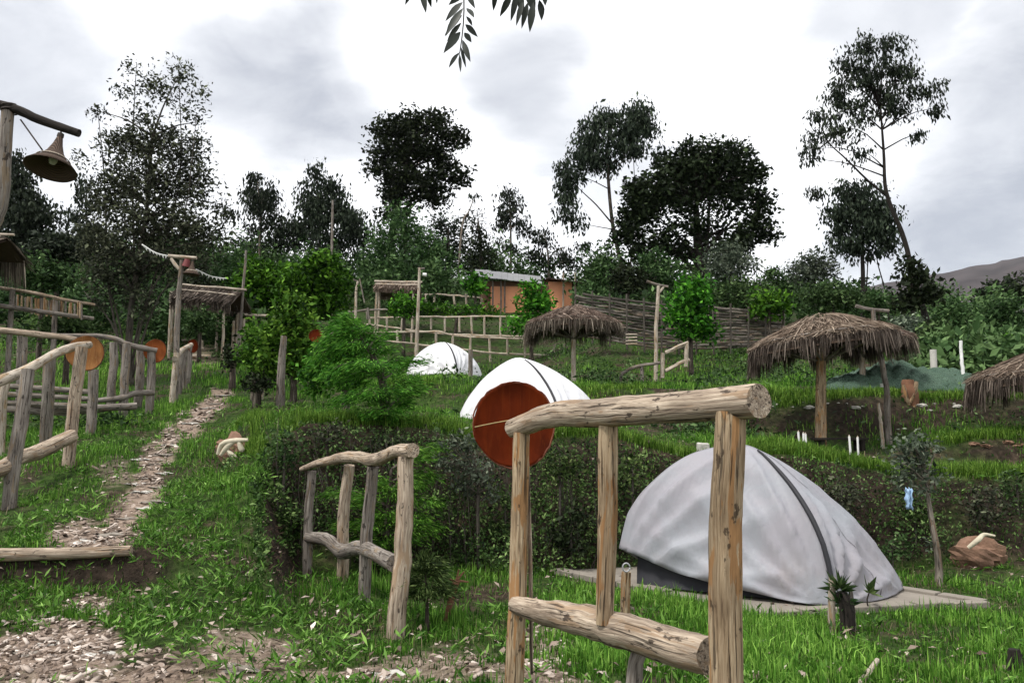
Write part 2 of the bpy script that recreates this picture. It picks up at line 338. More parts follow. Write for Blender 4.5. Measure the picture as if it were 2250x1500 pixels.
t.links.new(c, b.inputs['Base Color']); bump(t, b, n_s, .9, .05); GROUND = m
m, t, b = mat_base('mountain_scrub', .95, .1)
co = nd(t, 'ShaderNodeTexCoord').outputs['Object']
t.links.new(ramp(t, noise(t, co, .012, 8, .6), [(.35, (.030, .026, .027)), (.65, (.062, .052, .053))]), b.inputs['Base Color']); MOUNT = m

# ------------------------------------------------------------------ shape helpers
def unit(v): v = np.asarray(v, float); return v / max(1e-9, np.linalg.norm(v))
def smooth_path(pts, n):
    pts = np.asarray(pts, float)
    if len(pts) == 2: return pts[0] + (pts[1] - pts[0]) * np.linspace(0, 1, n)[:, None]
    P_ = np.vstack([2 * pts[0] - pts[1], pts, 2 * pts[-1] - pts[-2]]); out_ = []
    for s in np.linspace(0, len(pts) - 1 - 1e-6, n):
        i = int(s); f = s - i; a, b_, c_, d_ = P_[i:i + 4]
        out_.append(.5 * ((2 * b_) + (-a + c_) * f + (2 * a - 5 * b_ + 4 * c_ - d_) * f * f + (-a + 3 * b_ - 3 * c_ + d_) * f ** 3))
    return np.array(out_)
def tube(path, radii, sides=8, rough=0., rng=R, cap=True):
    path = np.asarray(path, float); n = len(path); radii = np.interp(np.linspace(0, 1, n), np.linspace(0, 1, len(radii)), radii)
    tan = np.gradient(path, axis=0); tan /= np.linalg.norm(tan, axis=1)[:, None] + 1e-9
    ref = np.array([0, 0, 1.]) if abs(tan[0][2]) < .9 else np.array([0, 1., 0])
    u = unit(np.cross(ref, tan[0])); V = []; WC = []; ln = 0.
    th = np.linspace(0, 2 * math.pi, sides, endpoint=False); lob = rng.normal(0, 1, sides) * rough * .35; so_ = rng.random() * 50
    for i in range(n):
        u = unit(u - tan[i] * np.dot(u, tan[i])); w = np.cross(tan[i], u)
        rr = radii[i] * (1 + lob * .8 + rng.normal(0, 1, sides) * rough * .22 + (vnoise(np.cos(th) * 1.1 + so_, np.sin(th) * 1.1 + i * .35 + so_, 1.) - .5) * rough * 1.5)
        V.append(path[i] + (np.cos(th) * rr)[:, None] * u + (np.sin(th) * rr)[:, None] * w)
        if i: ln += np.linalg.norm(path[i] - path[i - 1])
        WC.append(np.stack([np.cos(th) * radii[i], np.sin(th) * radii[i], np.full(sides, ln)], 1))
    F = []
    for i in range(n - 1):
        for j in range(sides):
            k = (j + 1) % sides; F.append((i * sides + j, i * sides + k, (i + 1) * sides + k, (i + 1) * sides + j))
    V = np.vstack(V); WC = np.vstack(WC)
    if cap:
        a, b_ = len(V), len(V) + 1; V = np.vstack([V, path[0], path[-1]]); WC = np.vstack([WC, [[0, 0, 0]], [[0, 0, ln]]])
        for j in range(sides):
            k = (j + 1) % sides; F.append((a, k, j)); F.append((b_, (n - 1) * sides + j, (n - 1) * sides + k))
    return V, F, WC
def log(name, pts, r, mat, parent=None, seg=None, sides=12, rough=.06, sway=.0, **kw):
    pts = [np.asarray(p, float) for p in pts]; ln = sum(np.linalg.norm(pts[i + 1] - pts[i]) for i in range(len(pts) - 1))
    n = seg or int(np.clip(ln / .09, 5, 26)); pa_ = smooth_path(pts, n)
    if sway: pa_[1:-1] += np.cumsum(R.normal(0, sway, (n - 2, 3)), 0) * np.sin(np.linspace(0, math.pi, n - 2))[:, None]
    V, F, A = tube(pa_, r if isinstance(r, (list, tuple)) else [r, r], sides, rough)
    o = obj(name, V, F, mat, parent, pts[0] if parent is None else None, {'wc': A})
    m_ = o.modifiers.new('edge', 'EDGE_SPLIT'); m_.split_angle = math.radians(50)
    return o
def boxv(c, ax, ay, az, hx, hy, hz):
    c = np.asarray(c, float); V = [c + sx * hx * np.asarray(ax) + sy * hy * np.asarray(ay) + sz * hz * np.asarray(az) for sx in (-1, 1) for sy in (-1, 1) for sz in (-1, 1)]
    return np.array(V), [(0, 1, 3, 2), (4, 6, 7, 5), (0, 4, 5, 1), (2, 3, 7, 6), (0, 2, 6, 4), (1, 5, 7, 3)]
def box(name, c, ax, ay, az, hx, hy, hz, mat, parent=None, bev=.006, **kw):
    V, F = boxv(c, ax, ay, az, hx, hy, hz)
    o = obj(name, V, F, mat, parent, c if parent is None else None, {'wc': V - np.asarray(c)}, smooth=False)
    if bev: m_ = o.modifiers.new('bevel', 'BEVEL'); m_.width = bev; m_.segments = 2
    return o
X_, Y_, Z_ = np.eye(3)

def leaf_cards(C, size, aspect, rng, up=.35, dirs=None, fold=.25, sizevar=.35):
    """C (n,3) leaf positions: a folded four-point leaf at each."""
    n = len(C); nrm = rng.normal(0, 1, (n, 3)); nrm[:, 2] += up * 2.5; nrm /= np.linalg.norm(nrm, axis=1)[:, None]
    if dirs is None: d = rng.normal(0, 1, (n, 3))
    else: d = np.asarray(dirs, float) + rng.normal(0, .28, (n, 3))
    d -= nrm * np.sum(d * nrm, 1)[:, None] * (1. if dirs is None else .0); d /= np.linalg.norm(d, axis=1)[:, None] + 1e-9
    s = np.cross(nrm, d); s /= np.linalg.norm(s, axis=1)[:, None] + 1e-9
    sz = size * (1 + rng.normal(0, sizevar, n)).clip(.4, 2.)
    L_ = sz[:, None]; Wd = (sz * aspect * .5)[:, None]; up_ = np.cross(d, s)
    V = np.stack([C, C + d * L_ * .45 + s * Wd + up_ * Wd * fold, C + d * L_, C + d * L_ * .45 - s * Wd + up_ * Wd * fold], 1).reshape(-1, 3)
    i = np.arange(n)[:, None] * 4; F = np.hstack([i, i + 1, i + 2, i, i + 2, i + 3]).reshape(-1, 3)
    rn = np.clip(rng.normal(.45, .24, n), 0, 1)
    return V, F, np.repeat(rn, 4)
def foliage(name, C, mat, parent, size, aspect=.5, rng=R, up=.35, dirs=None, origin=None, tone=None):
    V, F, rn = leaf_cards(C, size, aspect, rng, up, dirs)
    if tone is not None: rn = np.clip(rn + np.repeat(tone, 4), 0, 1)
    return obj(name, V, F, mat, parent, origin, {'rnd': rn}, smooth=False)
def strands(P0, P1, wid, rng, sag=0.):
    """thin three-segment straw strips from P0 to P1"""
    n = len(P0); d = P1 - P0; s = np.cross(d, rng.normal(0, 1, (n, 3))); s /= np.linalg.norm(s, axis=1)[:, None] + 1e-9
    mid = (P0 + P1) / 2; mid[:, 2] += sag; w = (wid * (1 + rng.normal(0, .3, n)).clip(.4, 2))[:, None]
    V = np.stack([P0 - s * w, P0 + s * w, mid - s * w, mid + s * w, P1 - s * w * .35, P1 + s * w * .35], 1).reshape(-1, 3)
    i = np.arange(n)[:, None] * 6; F = np.hstack([i, i + 1, i + 3, i + 2, i + 2, i + 3, i + 5, i + 4]).reshape(-1, 4)
    return V, F, np.repeat(np.clip(rng.normal(.48, .25, n), 0, 1), 6)
def straw(name, P0, P1, wid, mat, parent, sag=0., rng=R):
    V, F, rn = strands(np.asarray(P0), np.asarray(P1), wid, rng, sag)
    return obj(name, V, F, mat, parent, None, {'rnd': rn}, smooth=False)
def lathe(prof, c, axis, sides=32, squash=None, wob=0.):
    """prof [(r, h)] round axis through c"""
    a = unit(axis); u = unit(np.cross(a, [0, 0, 1.] if abs(a[2]) < .9 else [0, 1., 0])); w = np.cross(a, u); V = []; A = []
    th = np.linspace(0, 2 * math.pi, sides, endpoint=False)
    for r, h in prof:
        rr = r * (1 + wob * np.sin(3 * th + 1) + wob * .6 * np.sin(7 * th))
        V.append(np.asarray(c) + a * h + (np.cos(th) * rr)[:, None] * u + (np.sin(th) * rr)[:, None] * w)
        A.append(np.stack([np.cos(th) * r, np.full(sides, h), np.sin(th) * r], 1))
    F = [(i * sides + j, i * sides + (j + 1) % sides, (i + 1) * sides + (j + 1) % sides, (i + 1) * sides + j) for i in range(len(prof) - 1) for j in range(sides)]
    return np.vstack(V), F, np.vstack(A)
def px_r(npx, Y): return npx * Y / FPX

# crown: leaf clusters through ellipsoids given as picture ellipses at a distance
def crown_points(blobs, Y, rng, per, spread, shell=2.4, dep=.85, dens=1.):
    """returns leaf positions, cluster centres"""
    pts = []; cents = []; tones = []
    for bl in blobs:
        px, py, rx, ry = bl[:4]; k = bl[4] if len(bl) > 4 else 1.; dY = bl[5] if len(bl) > 5 else 0.
        c = P(px, py, Y + dY); s = (Y + dY) / FPX; rad = np.array([rx * s, rx * s * dep, ry * s])
        n = max(3, int(dens * k * (rx * ry) / 62. ))
        v = rng.normal(0, 1, (n, 3)); v /= np.linalg.norm(v, axis=1)[:, None]; v *= (rng.random(n) ** (1 / shell))[:, None]
        cc = c + v * rad * .92; cents.append(cc)
        q = np.clip(rng.normal(0, 1, (n, per, 3)), -1.6, 1.6) * np.array([1, 1, .75]) * spread * (.6 + .8 * rng.random((n, 1, 1)))
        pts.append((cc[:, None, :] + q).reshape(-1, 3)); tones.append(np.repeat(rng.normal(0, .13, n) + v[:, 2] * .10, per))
    return np.vstack(pts), np.vstack(cents), np.concatenate(tones)
def tree(name, label, cat, Y, base, trunk, blobs, leaf, lmat, bark=None, per=22, spread=None, aspect=.5, up=.3, dirs=None, r0=.14, dens=1., group=None, nbr=14, shell=2.4, brr=.25, seed=None, stems=None, dep=.85):
    """base: picture point or world point; trunk: picture points up from the base; leaf: leaf length in metres"""
    rng = np.random.default_rng(zlib.crc32(label.encode()) % 9999 if seed is None else seed)
    b0 = np.array(base, float) if len(base) == 3 else gnd(base[0], Y, base[1])
    b0 = b0 - np.array([0, 0, .05])
    th = thing(name, label, cat, b0, group)
    C, cents, tone = crown_points(blobs, Y, rng, per, spread if spread else leaf * 1.15, shell, dens=dens, dep=dep)
    mb = MB(); tp = [b0] + [P(x, y, Y) for x, y in trunk]
    path = smooth_path(tp, max(6, 4 * len(tp))); V, F, A = tube(path, [r0 * 1.25, r0, r0 * .75, r0 * .35], 8, .05, rng); mb.add(V, F, A)
    for st in (stems or []):
        sp_ = smooth_path([P(x, y, Y + (q[0] if q else 0)) for x, y, *q in st], 10); V, F, A = tube(sp_, [r0 * .45, r0 * .3, r0 * .1], 6, .05, rng); mb.add(V, F, A)
    pick = rng.permutation(len(cents))[:nbr]
    for i in pick:                                   # limbs reach from the trunk into the leaf clusters
        c = cents[i]; low = path[path[:, 2] < c[2] - .05 * np.linalg.norm(c - path[0])]; low = low if len(low) else path[:1]
        q = low[np.argmin(np.linalg.norm(low - c, axis=1) + .35 * abs(low[:, 2] - c[2] + .3 * np.linalg.norm(low - c, axis=1)))]
        m_ = (q + c) / 2 + np.array([0, 0, .08 * np.linalg.norm(c - q)]) + rng.normal(0, .04, 3) * np.linalg.norm(c - q)
        V, F, A = tube(smooth_path([q, m_, c], 6), [r0 * brr * 1.3, r0 * brr * .25], 5, 0, rng); mb.add(V, F, A)
    mb.build('trunk', bark or TRUNK, th)
    d = None if dirs is None else np.tile(np.array(dirs, float), (len(C), 1))
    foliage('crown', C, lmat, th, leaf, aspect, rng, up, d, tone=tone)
    return th
def hang(nx=0): return (nx, 0, -.8)
simple('branch_leaf', (.012, .017, .010), .5, .3, .25, 3)

# ------------------------------------------------------------------ ground masks (where the soil is trodden or a bank is cut)
PATHPX = [  # soft ellipses: picture x, y, half width, half height, strength
  (110,1425,150,50,1.),(560,1440,110,48,.85),(60,1490,230,30,.7),(700,1495,420,26,.95),(1000,1470,150,40,.7),(1190,1430,60,60,.6),(1180,1490,60,40,.9),
  (225,1182,130,26,1.),(302,1110,28,40,1.),(275,1150,36,32,1.),(328,1062,27,38,1.),(332,1012,30,38,1.),(372,965,23,30,1.),(410,938,26,20,1.),(445,912,25,15,1.),(463,890,27,16,1.),(482,868,24,12,.9),(250,1040,40,30,.5),
  (440,780,30,22,.5),(430,757,30,12,.5),(190,1330,40,16,.7)]
def path_mask(x, y):
    z = H(x, y); px, py = proj(x, y, z); m = np.zeros_like(px)
    n = fbm(x, y, 2.2) * 1.6 + fbm(x, y, 7.) * 1.3
    for cx, cy, rx, ry, k in PATHPX:
        d = np.hypot((px - cx) / rx, (py - cy) / ry); m = np.maximum(m, k * np.clip((1.25 + n * .9 - d) / .35, 0, 1))
    return m * (y > 1.5) * (y < 32)
def slope(x, y, e=.12): return np.hypot((H(x + e, y) - H(x - e, y)) / (2 * e), (H(x, y + e) - H(x, y - e)) / (2 * e))

# one ground sheet: fine where the camera looks, reaching the horizon
ya = np.concatenate([np.linspace(-28, 1, 14), np.linspace(1.3, 3.4, 12), np.linspace(3.5, 12, 190), 12 * np.exp(np.linspace(.006, math.log(80 / 12), 210)), np.array([88, 100, 120, 150, 200, 300, 500, 900, 1800, 4500])])
ua = np.concatenate([np.array([-40, -14, -6, -3, -2, -1.5]), np.linspace(-1.15, 1.15, 330), np.array([1.5, 2, 3, 6, 14, 40])])
UU, YY = np.meshgrid(ua, ya); XX = np.clip(UU * np.where(YY > 4, YY, 4.), -4600, 4600)
ZZ = H(XX, YY)
nx_, ny_ = len(ua), len(ya); ii = np.arange(nx_ * ny_).reshape(ny_, nx_)
FF = np.stack([ii[:-1, :-1], ii[:-1, 1:], ii[1:, 1:], ii[1:, :-1]], -1).reshape(-1, 4)
pm = path_mask(XX.ravel(), YY.ravel()); sl = slope(XX.ravel(), YY.ravel())
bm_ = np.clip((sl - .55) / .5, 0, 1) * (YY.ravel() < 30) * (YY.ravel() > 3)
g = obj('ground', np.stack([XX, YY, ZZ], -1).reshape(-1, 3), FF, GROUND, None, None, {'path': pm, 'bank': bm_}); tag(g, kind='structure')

# far mountain
mpx = [1200, 1500, 1750, 1900, 2040, 2120, 2180, 2250, 2400, 2650, 3000, 3600]; mrow = [760, 705, 660, 632, 606, 592, 579, 565, 546, 520, 560, 640]
cols = np.linspace(1200, 3600, 160); rows = np.interp(cols, mpx, mrow) + fbm(cols, cols * 0, .02) * 10 + fbm(cols, cols * 0, .1) * 4
V = []
for fz, Yd in [(-.15, 800), (.25, 1000), (.62, 1250), (.88, 1420), (1., 1550), (.8, 1800), (.2, 2300)]:
    for c_, r_ in zip(cols, rows):
        z_ = row_z(1550, r_); p = P(c_, 700, Yd); V.append((p[0] * 1., Yd, -40 + (z_ + 40) * fz + (fbm(p[0], Yd, .006) * 40 if 0 < fz < 1 else 0)))
nc = len(cols); F = np.array([(i * nc + j, i * nc + j + 1, (i + 1) * nc + j + 1, (i + 1) * nc + j) for i in range(6) for j in range(nc - 1)])
tag(obj('mountain', V, F, MOUNT), kind='structure')

# ------------------------------------------------------------------ fences of rough logs
def post(parent, top, bot, Yt, r, mat, Yb=None, name='post', rough=.07, ground=True, r2=None):
    """top, bot: picture points"""
    a = P(top[0], top[1], Yt); b_ = P(bot[0], bot[1], Yb or Yt)
    if ground: b_ = b_ - np.array([0, 0, .06])
    return log(name, [b_, a], [r * 1.06, r if r2 is None else r2], mat, parent, sides=14, rough=rough, sway=.004)

f = thing('log_fence', 'big rough log fence in the foreground, two rails on three posts', 'fence', (.768, 2.8, 0))
log('post', [P(1596, 1780, 2.8), P(1597, 1200, 2.8), P(1606, 905, 2.8)], [.058, .056, .053], WOODP, f, 26, 20, .06, .0008)
log('post', [P(1328, 1372, 3.34), P(1333, 1150, 3.38), P(1336, 935, 3.39)], [.036, .0405, .041], WOODP, f, 22, 18, .06, .0008)
log('post', [P(1385, 1640, 3.35), P(1398, 1470, 3.35), P(1412, 1418, 3.35)], [.035, .033, .03], WOODG, f, 8, 14, .1, .003)
log('post', [P(1128, 1560, 4.0), P(1138, 1250, 4.0), P(1146, 950, 4.0)], [.046, .044, .041], WOODP, f, 24, 18, .06, .0008)
log('top_rail', [P(1128, 941, 4.08), P(1215, 912, 3.78), P(1330, 909, 3.4), P(1500, 896, 3.02), P(1668, 880, 2.7)], [.05, .058, .062, .061, .059, .06], WOOD, f, 30, 22, .06, .002)
log('bottom_rail', [P(1132, 1328, 3.98), P(1260, 1362, 3.6), P(1400, 1398, 3.24), P(1560, 1441, 2.93)], [.04, .058, .066, .068, .066], WOOD, f, 30, 22, .085, .003)
log('bark_strip', [P(1168, 1480, 4.03), P(1165, 1250, 4.03), P(1160, 1010, 4.03)], [.008, .011, .007], WOOD, f, 14, 7, .1)

f = thing('log_fence', 'low gnarled log fence section in front of the dark hedge bank', 'fence', gnd(870, 6.03, 1400))
log('post', [gnd(868, 6.03, 1400) - [0, 0, .06], P(880, 1200, 6.03), P(892, 1003, 6.03)], [.068, .064, .058], WOOD, f, 22, 16, .08, .004)
log('post', [gnd(800, 7.3, 1320), P(808, 1150, 7.2), P(820, 1025, 7.1)], [.058, .055, .052], WOODG, f, 16, 14, .08, .004)
log('post', [gnd(752, 8.1, 1287) - [0, 0, .05], P(757, 1150, 8.0), P(768, 1022, 7.9)], [.06, .058, .055], WOOD, f, 18, 14, .08, .004)
log('post', [gnd(675, 8.6, 1268) - [0, 0, .05], P(680, 1150, 8.6), P(686, 1034, 8.6)], [.05, .048, .046], WOODG, f, 16, 14, .08, .004)
log('top_rail', [P(662, 1030, 8.7), P(705, 1017, 8.3), P(765, 1006, 7.7), P(825, 1012, 7.0), P(870, 996, 6.3), P(907, 989, 5.9)], [.025, .045, .056, .06, .05, .055], WOOD, f, 26, 14, .14, .005)
log('bottom_rail', [P(678, 1180, 8.55), P(715, 1185, 8.2), P(745, 1210, 7.9), P(800, 1205, 7.2), P(866, 1238, 6.1)], [.055, .06, .07, .062, .06], WOODG, f, 26, 14, .12, .004)

# left hand fences
f = thing('log_fence', 'leaning post fence at the left edge with a pale curved handrail', 'fence', gnd(40, 8.5, 1110))
log('post', [gnd(18, 8.5, 1118) - [0, 0, .08], P(40, 960, 8.6), P(62, 812, 8.7)], [.07, .072, .068], WOODG, f, 18, 14, .07, .004)
log('post', [gnd(100, 11.3, 975) - [0, 0, .05], P(104, 880, 11.2), P(110, 785, 11.1)], [.078, .08, .075], WOODG, f, 16, 14, .06, .004)
log('post', [gnd(148, 10.1, 1035) - [0, 0, .05], P(163, 900, 10.1), P(180, 762, 10.1)], [.072, .075, .072], WOOD, f, 18, 14, .07, .004)
log('post', [gnd(2, 11, 965), P(6, 890, 11), P(12, 838, 11)], [.06, .06, .06], WOODW, f, 12, 12, .07, .004)
log('handrail', [P(-70, 868, 8.2), P(0, 836, 8.6), P(60, 810, 9.1), P(120, 775, 9.8), P(160, 762, 10.2), P(196, 757, 10.6)], [.06, .058, .055, .052, .05], WOODW, f, 24, 14, .06, .003)
log('bottom_rail', [P(-60, 1052, 8.2), P(10, 1025, 8.5), P(50, 1003, 8.9), P(100, 985, 9.5), P(158, 957, 10.)], [.085, .085, .08, .09, .085], WOOD, f, 24, 14, .12, .004)

f = thing('rail_fence', 'grey post with three horizontal rails behind the curved handrail', 'fence', gnd(202, 12.6, 945))
log('post', [gnd(200, 12.6, 945) - [0, 0, .06], P(206, 812, 12.6)], .075, WOODG, f, 14, 12, .07, .003)
for y0, y1 in ((848, 861), (866, 877), (884, 893)): log('rail', [P(-60, y0 - 3, 12.9), P(70, y0 + 2, 12.8), P(205, y1, 12.7)], .045, WOODG, f, 14, 10, .07, .004)
log('log_edge', [P(-60, 893, 13.), P(100, 898, 12.9), P(300, 893, 13.6)], [.07, .085, .06], WOODG, f, 20, 12, .25, .008)

f = thing('log_fence', 'four grey posts under a dark sloping rail beside the bushy tree', 'fence', gnd(275, 14.6, 915))
for tx, ty, bx, by, Yd in ((250, 752, 246, 872, 15.2), (279, 755, 270, 915, 14.6), (309, 768, 303, 880, 15.6), (333, 772, 328, 908, 15.)):
    log('post', [gnd(bx, Yd, by) - [0, 0, .06], P(tx, ty, Yd)], [.082, .075], WOODG, f, 14, 12, .08, .005)
log('top_rail', [P(212, 737, 14.6), P(255, 745, 14.7), P(290, 760, 14.8), P(345, 770, 15.)], [.045, .05, .055, .05], WOODG, f, 14, 10, .1, .004)
log('bottom_rail', [P(215, 880, 14.4), P(262, 873, 14.5), P(290, 863, 14.7), P(338, 863, 15.)], [.05, .06, .055], WOODG, f, 14, 10, .1, .004)

f = thing('log_fence', 'close-set pale posts with a short white handrail next to the path', 'fence', gnd(382, 16.4, 885))
for tx, ty, bx, by, Yd, mt in ((388, 775, 378, 887, 16.4, WOODW), (398, 765, 394, 858, 17.6, WOODG), (408, 762, 404, 848, 18.3, WOODG), (418, 762, 412, 838, 19., WOODG)):
    log('post', [gnd(bx, Yd, by) - [0, 0, .06], P(tx, ty, Yd)], [.065, .06], mt, f, 12, 10, .08, .005)
log('handrail', [P(384, 788, 16.3), P(398, 770, 17.2), P(420, 757, 18.6)], [.06, .055, .05], WOODW, f, 10, 10, .08, .004)

f = thing('pole_fence', 'long pole fence climbing at far left above the curved handrail', 'fence', gnd(25, 17., 760))
log('rail', [P(-90, 622, 17.), P(60, 640, 17.4), P(130, 654, 17.8), P(208, 670, 18.4)], [.042, .038, .038, .03], WOOD, f, 18, 10, .08, .005)
log('rail', [P(-90, 660, 16.8), P(60, 681, 17.2), P(130, 690, 17.6), P(205, 700, 18.2)], [.055, .055, .05, .045], WOODG, f, 18, 10, .08, .005)
for tx, ty, bx, by, Yd in ((28, 636, 20, 775, 17.2), (122, 655, 122, 760, 17.8), (-60, 625, -64, 790, 16.9)):
    log('post', [gnd(bx, Yd, by) - [0, 0, .2], P(tx, ty, Yd)], .055, WOODG, f, 12, 10, .07, .005)
for k in range(26):
    x0 = 30 + k * 6.1 + R.normal(0, 1.2); y0 = 648 + (x0 - 30) * .12 + R.normal(0, 2); log('slat', [P(x0, y0 + 34 + R.normal(0, 3), 17.9), P(x0 + R.normal(0, 1.5), y0, 17.9)], px_r(2.3, 17.9), (WOODP, WOODG, WOODP)[k % 3], f, 4, 5, .1)
f = thing('pole_fence', 'thick pale rail on low posts running behind the tan tray', 'fence', gnd(45, 13.5, 860))
log('rail', [P(-90, 716, 13.2), P(60, 733, 13.4), P(130, 742, 13.5), P(190, 750, 13.6)], [.058, .055, .05, .042], WOOD, f, 18, 12, .06, .004)
log('rail', [P(90, 738, 15.), P(150, 737, 15.2), P(215, 737, 15.4)], [.04, .04], WOODG, f, 10, 8, .08, .004)
for tx, ty, bx, by, Yd in ((44, 738, 44, 870, 13.6), (55, 740, 56, 880, 13.9), (-40, 722, -44, 880, 13.3)):
    log('post', [gnd(bx, Yd, by) - [0, 0, .2], P(tx, ty, Yd)], .045, WOODG, f, 10, 8, .08, .005)

# far-left path railing next to the huts
f = thing('pole_fence', 'pale gate posts with a top rail beside the path top', 'fence', gnd(522, 25.5, 755))
for tx, ty, bx, by in ((514, 705, 511, 757), (522, 692, 519, 755), (528, 690, 526, 752), (536, 700, 534, 750)):
    log('post', [gnd(bx, 25.5, by) - [0, 0, .1], P(tx, ty, 25.5)], px_r(3.4, 25.5), WOODW, f, 8, 8, .06, .005)
log('rail', [P(522, 690, 25.5), P(588, 694, 25.9)], px_r(3, 25.5), WOODW, f, 8, 8, .06, .005)
log('rail', [P(511, 724, 25.6), P(545, 722, 25.8)], px_r(2.2, 25.5), WOODW, f, 8, 8, .06, .005)

# pole fences on the hillside behind the farthest white tent
def pole_fence(label, rails, posts, Yd, r, mat=WOODW, base=None):
    b_ = gnd(base[0], Yd, base[1]); th = thing('pole_fence', label, 'fence', b_)
    for pts in rails: log('rail', [P(x, y, Yd + (q[0] if q else 0)) for x, y, *q in pts], px_r(r, Yd), mat, th, None, 7, .08, .012)
    for x, y0, y1 in posts:
        dx = R.normal(0, 1.5); log('post', [P(x + dx, y1, Yd), P(x, y0, Yd)], px_r(r * 1.15, Yd), mat, th, 6, 7, .06)
    return th
pole_fence('upper pole fence with close posts below the hedge row', [[(805, 699), (900, 697), (1000, 697), (1100, 695), (1165, 698)], [(800, 712), (900, 722), (1000, 732), (1165, 740)]],
           [(812, 696, 728), (850, 698, 725), (884, 697, 728), (947, 697, 724), (977, 697, 728), (1009, 697, 730), (1035, 696, 735), (1064, 695, 735), (1099, 695, 742), (1130, 718, 745), (1160, 696, 745)], 37, 2.1, base=(980, 740))
pole_fence('lower pole fence with two sagging rails behind the farthest tent', [[(800, 731), (870, 729), (960, 727), (1010, 737), (1150, 745)], [(797, 746), (850, 750), (915, 756), (1000, 765), (1100, 776), (1240, 782)]],
           [(826, 730, 770), (873, 725, 752), (915, 722, 782), (958, 730, 755), (995, 733, 760), (1034, 733, 795), (1075, 740, 795), (1115, 742, 780), (1153, 745, 785), (1218, 755, 782), (1240, 755, 795)], 33, 2.4, base=(915, 785))
pole_fence('short pole fence up by the orange house', [[(925, 647), (990, 650), (1058, 655)]], [(936, 645, 662), (955, 648, 664), (997, 650, 668), (1024, 645, 668), (1058, 655, 676)], 43, 2.2, base=(990, 668))
pole_fence('grey rail beside the posts of the far shelter', [[(765, 685), (805, 682), (880, 678)]], [(808, 676, 700), (806, 684, 702)], 36, 2.4, WOODG, base=(806, 702))
pole_fence('crooked handrail next to the tall white lamp pole', [[(1462, 775), (1490, 762), (1512, 753)], [(1462, 815), (1490, 800), (1515, 790)]], [(1456, 775, 830), (1509, 752, 806)], 23.5, 4.2, WOODW, base=(1456, 830))
pole_fence('dark leaning handrail on short posts below the woven fence', [[(1365, 822), (1395, 806), (1450, 797)]], [(1365, 822, 856), (1409, 800, 838)], 21.5, 3.6, WOODG, base=(1365, 856))

# round trays hung on the fence ends
def tray(label, c, rad, mat, rimmat, nrm=(0, -1, .05), squash=1., cord=None):
    c = np.array(c, float); n_ = unit(nrm); th = thing('round_tray', label, 'tray', c)
    V, F, A = lathe([(.001, -.012), (rad * .3, -.011), (rad * .6, -.007), (rad * .85, 0), (rad * .96, .003), (rad, .008), (rad * .985, .016), (rad * .93, .008), (rad * .5, .0), (.001, -.003)], c, n_, 48, wob=.02)
    V = c + (V - c) * np.array([squash, 1, 1]); A = V - c; fc_ = obj('face', V, F, mat, th, None, {'wc': A})
    th_ = np.linspace(0, 2 * math.pi, 61)[:-1]; u = unit(np.cross(n_, [0, 0, 1.])); w = np.cross(u, n_)
    ring = c + n_ * .01 + rad * 1.0 * (np.cos(th_)[:, None] * u * squash + np.sin(th_)[:, None] * w) * (1 + .02 * np.sin(3 * th_ + 1) + R.normal(0, .009, 60))[:, None]
    V, F, A = tube(np.vstack([ring, ring[:1]]), [rad * .022] * 2, 7, .22, cap=False); obj('rim', V, F, rimmat, fc_, None, {'wc': A})
    if cord: V, F, A = tube(smooth_path([P(*q) for q in cord], 14), [.0035] * 2, 5, .25); obj('cord', V, F, CORDY, th, None, {'wc': A})
    return th
tray('large red-brown round wooden tray on the foreground log fence', P(1130, 933, 4.2), px_r(94, 4.2), TRAY, TRAYRIM, (.12, -1, .1), .95, [(1043, 938, 4.12), (1085, 929, 4.12), (1130, 921, 4.1)])
tray('tan and orange round tray on the pale curved handrail', P(188, 776, 10.75), px_r(39, 10.75), TRAYT, TRAYRIMD, (.45, -1, .1), .95)
tray('orange round tray at the end of the dark sloping rail', P(341, 771, 15.1), px_r(26, 15.1), TRAYO, TRAYRIMD, (.35, -1, .05), .88)
tray('small dark red tray at the end of the short white handrail', P(424, 760, 19.), px_r(15, 19.), TRAY, TRAYRIMD, (.6, -1, .05), .7)
tray('small orange tray on a low post by the bright bush', P(583, 777, 17.), px_r(14, 17.), TRAYO, TRAYRIMD, (.3, -1, 0), .9)
tray('small dull red tray among the bright bush leaves', P(694, 738, 14.3), px_r(15, 14.3), TRAY, TRAYRIMD, (.2, -1, .2), 1.)
f = thing('low_post', 'short white post carrying the small orange tray', 'post', gnd(577, 16.9, 822)); log('shaft', [gnd(576, 16.9, 822) - [0, 0, .1], P(587, 781, 16.9)], px_r(3.6, 17), WOODW, f, 8, 8, .06)

# single posts
f = thing('wooden_post', 'tall bare pale post standing among the bright bushes', 'post', gnd(616, 14.4, 893)); log('shaft', [gnd(615, 14.4, 893) - [0, 0, .1], P(619, 820, 14.4), P(624, 738, 14.4)], [px_r(10.5, 14.4), px_r(9, 14.4), px_r(6.5, 14.4)], WOODG, f, 14, 12, .07, .004)
f = thing('wooden_post', 'short grey post in front of the farthest white tent', 'post', gnd(1034, 24., 826)); log('shaft', [gnd(1034, 23.5, 826) - [0, 0, .2], P(1034, 768, 23.5)], px_r(5, 23.5), WOODG, f, 8, 10, .06)
f = thing('wooden_stake', 'orange-brown stake with a metal ring in front of the grey tent', 'stake', hit(1372, 1402))
b0 = gnd(1372, 5.95, 1402); log('shaft', [b0 - [0, 0, .1], P(1374, 1300, 5.95), P(1376, 1256, 5.95)], [.034, .036, .033], WOODP, f, 10, 10, .08)
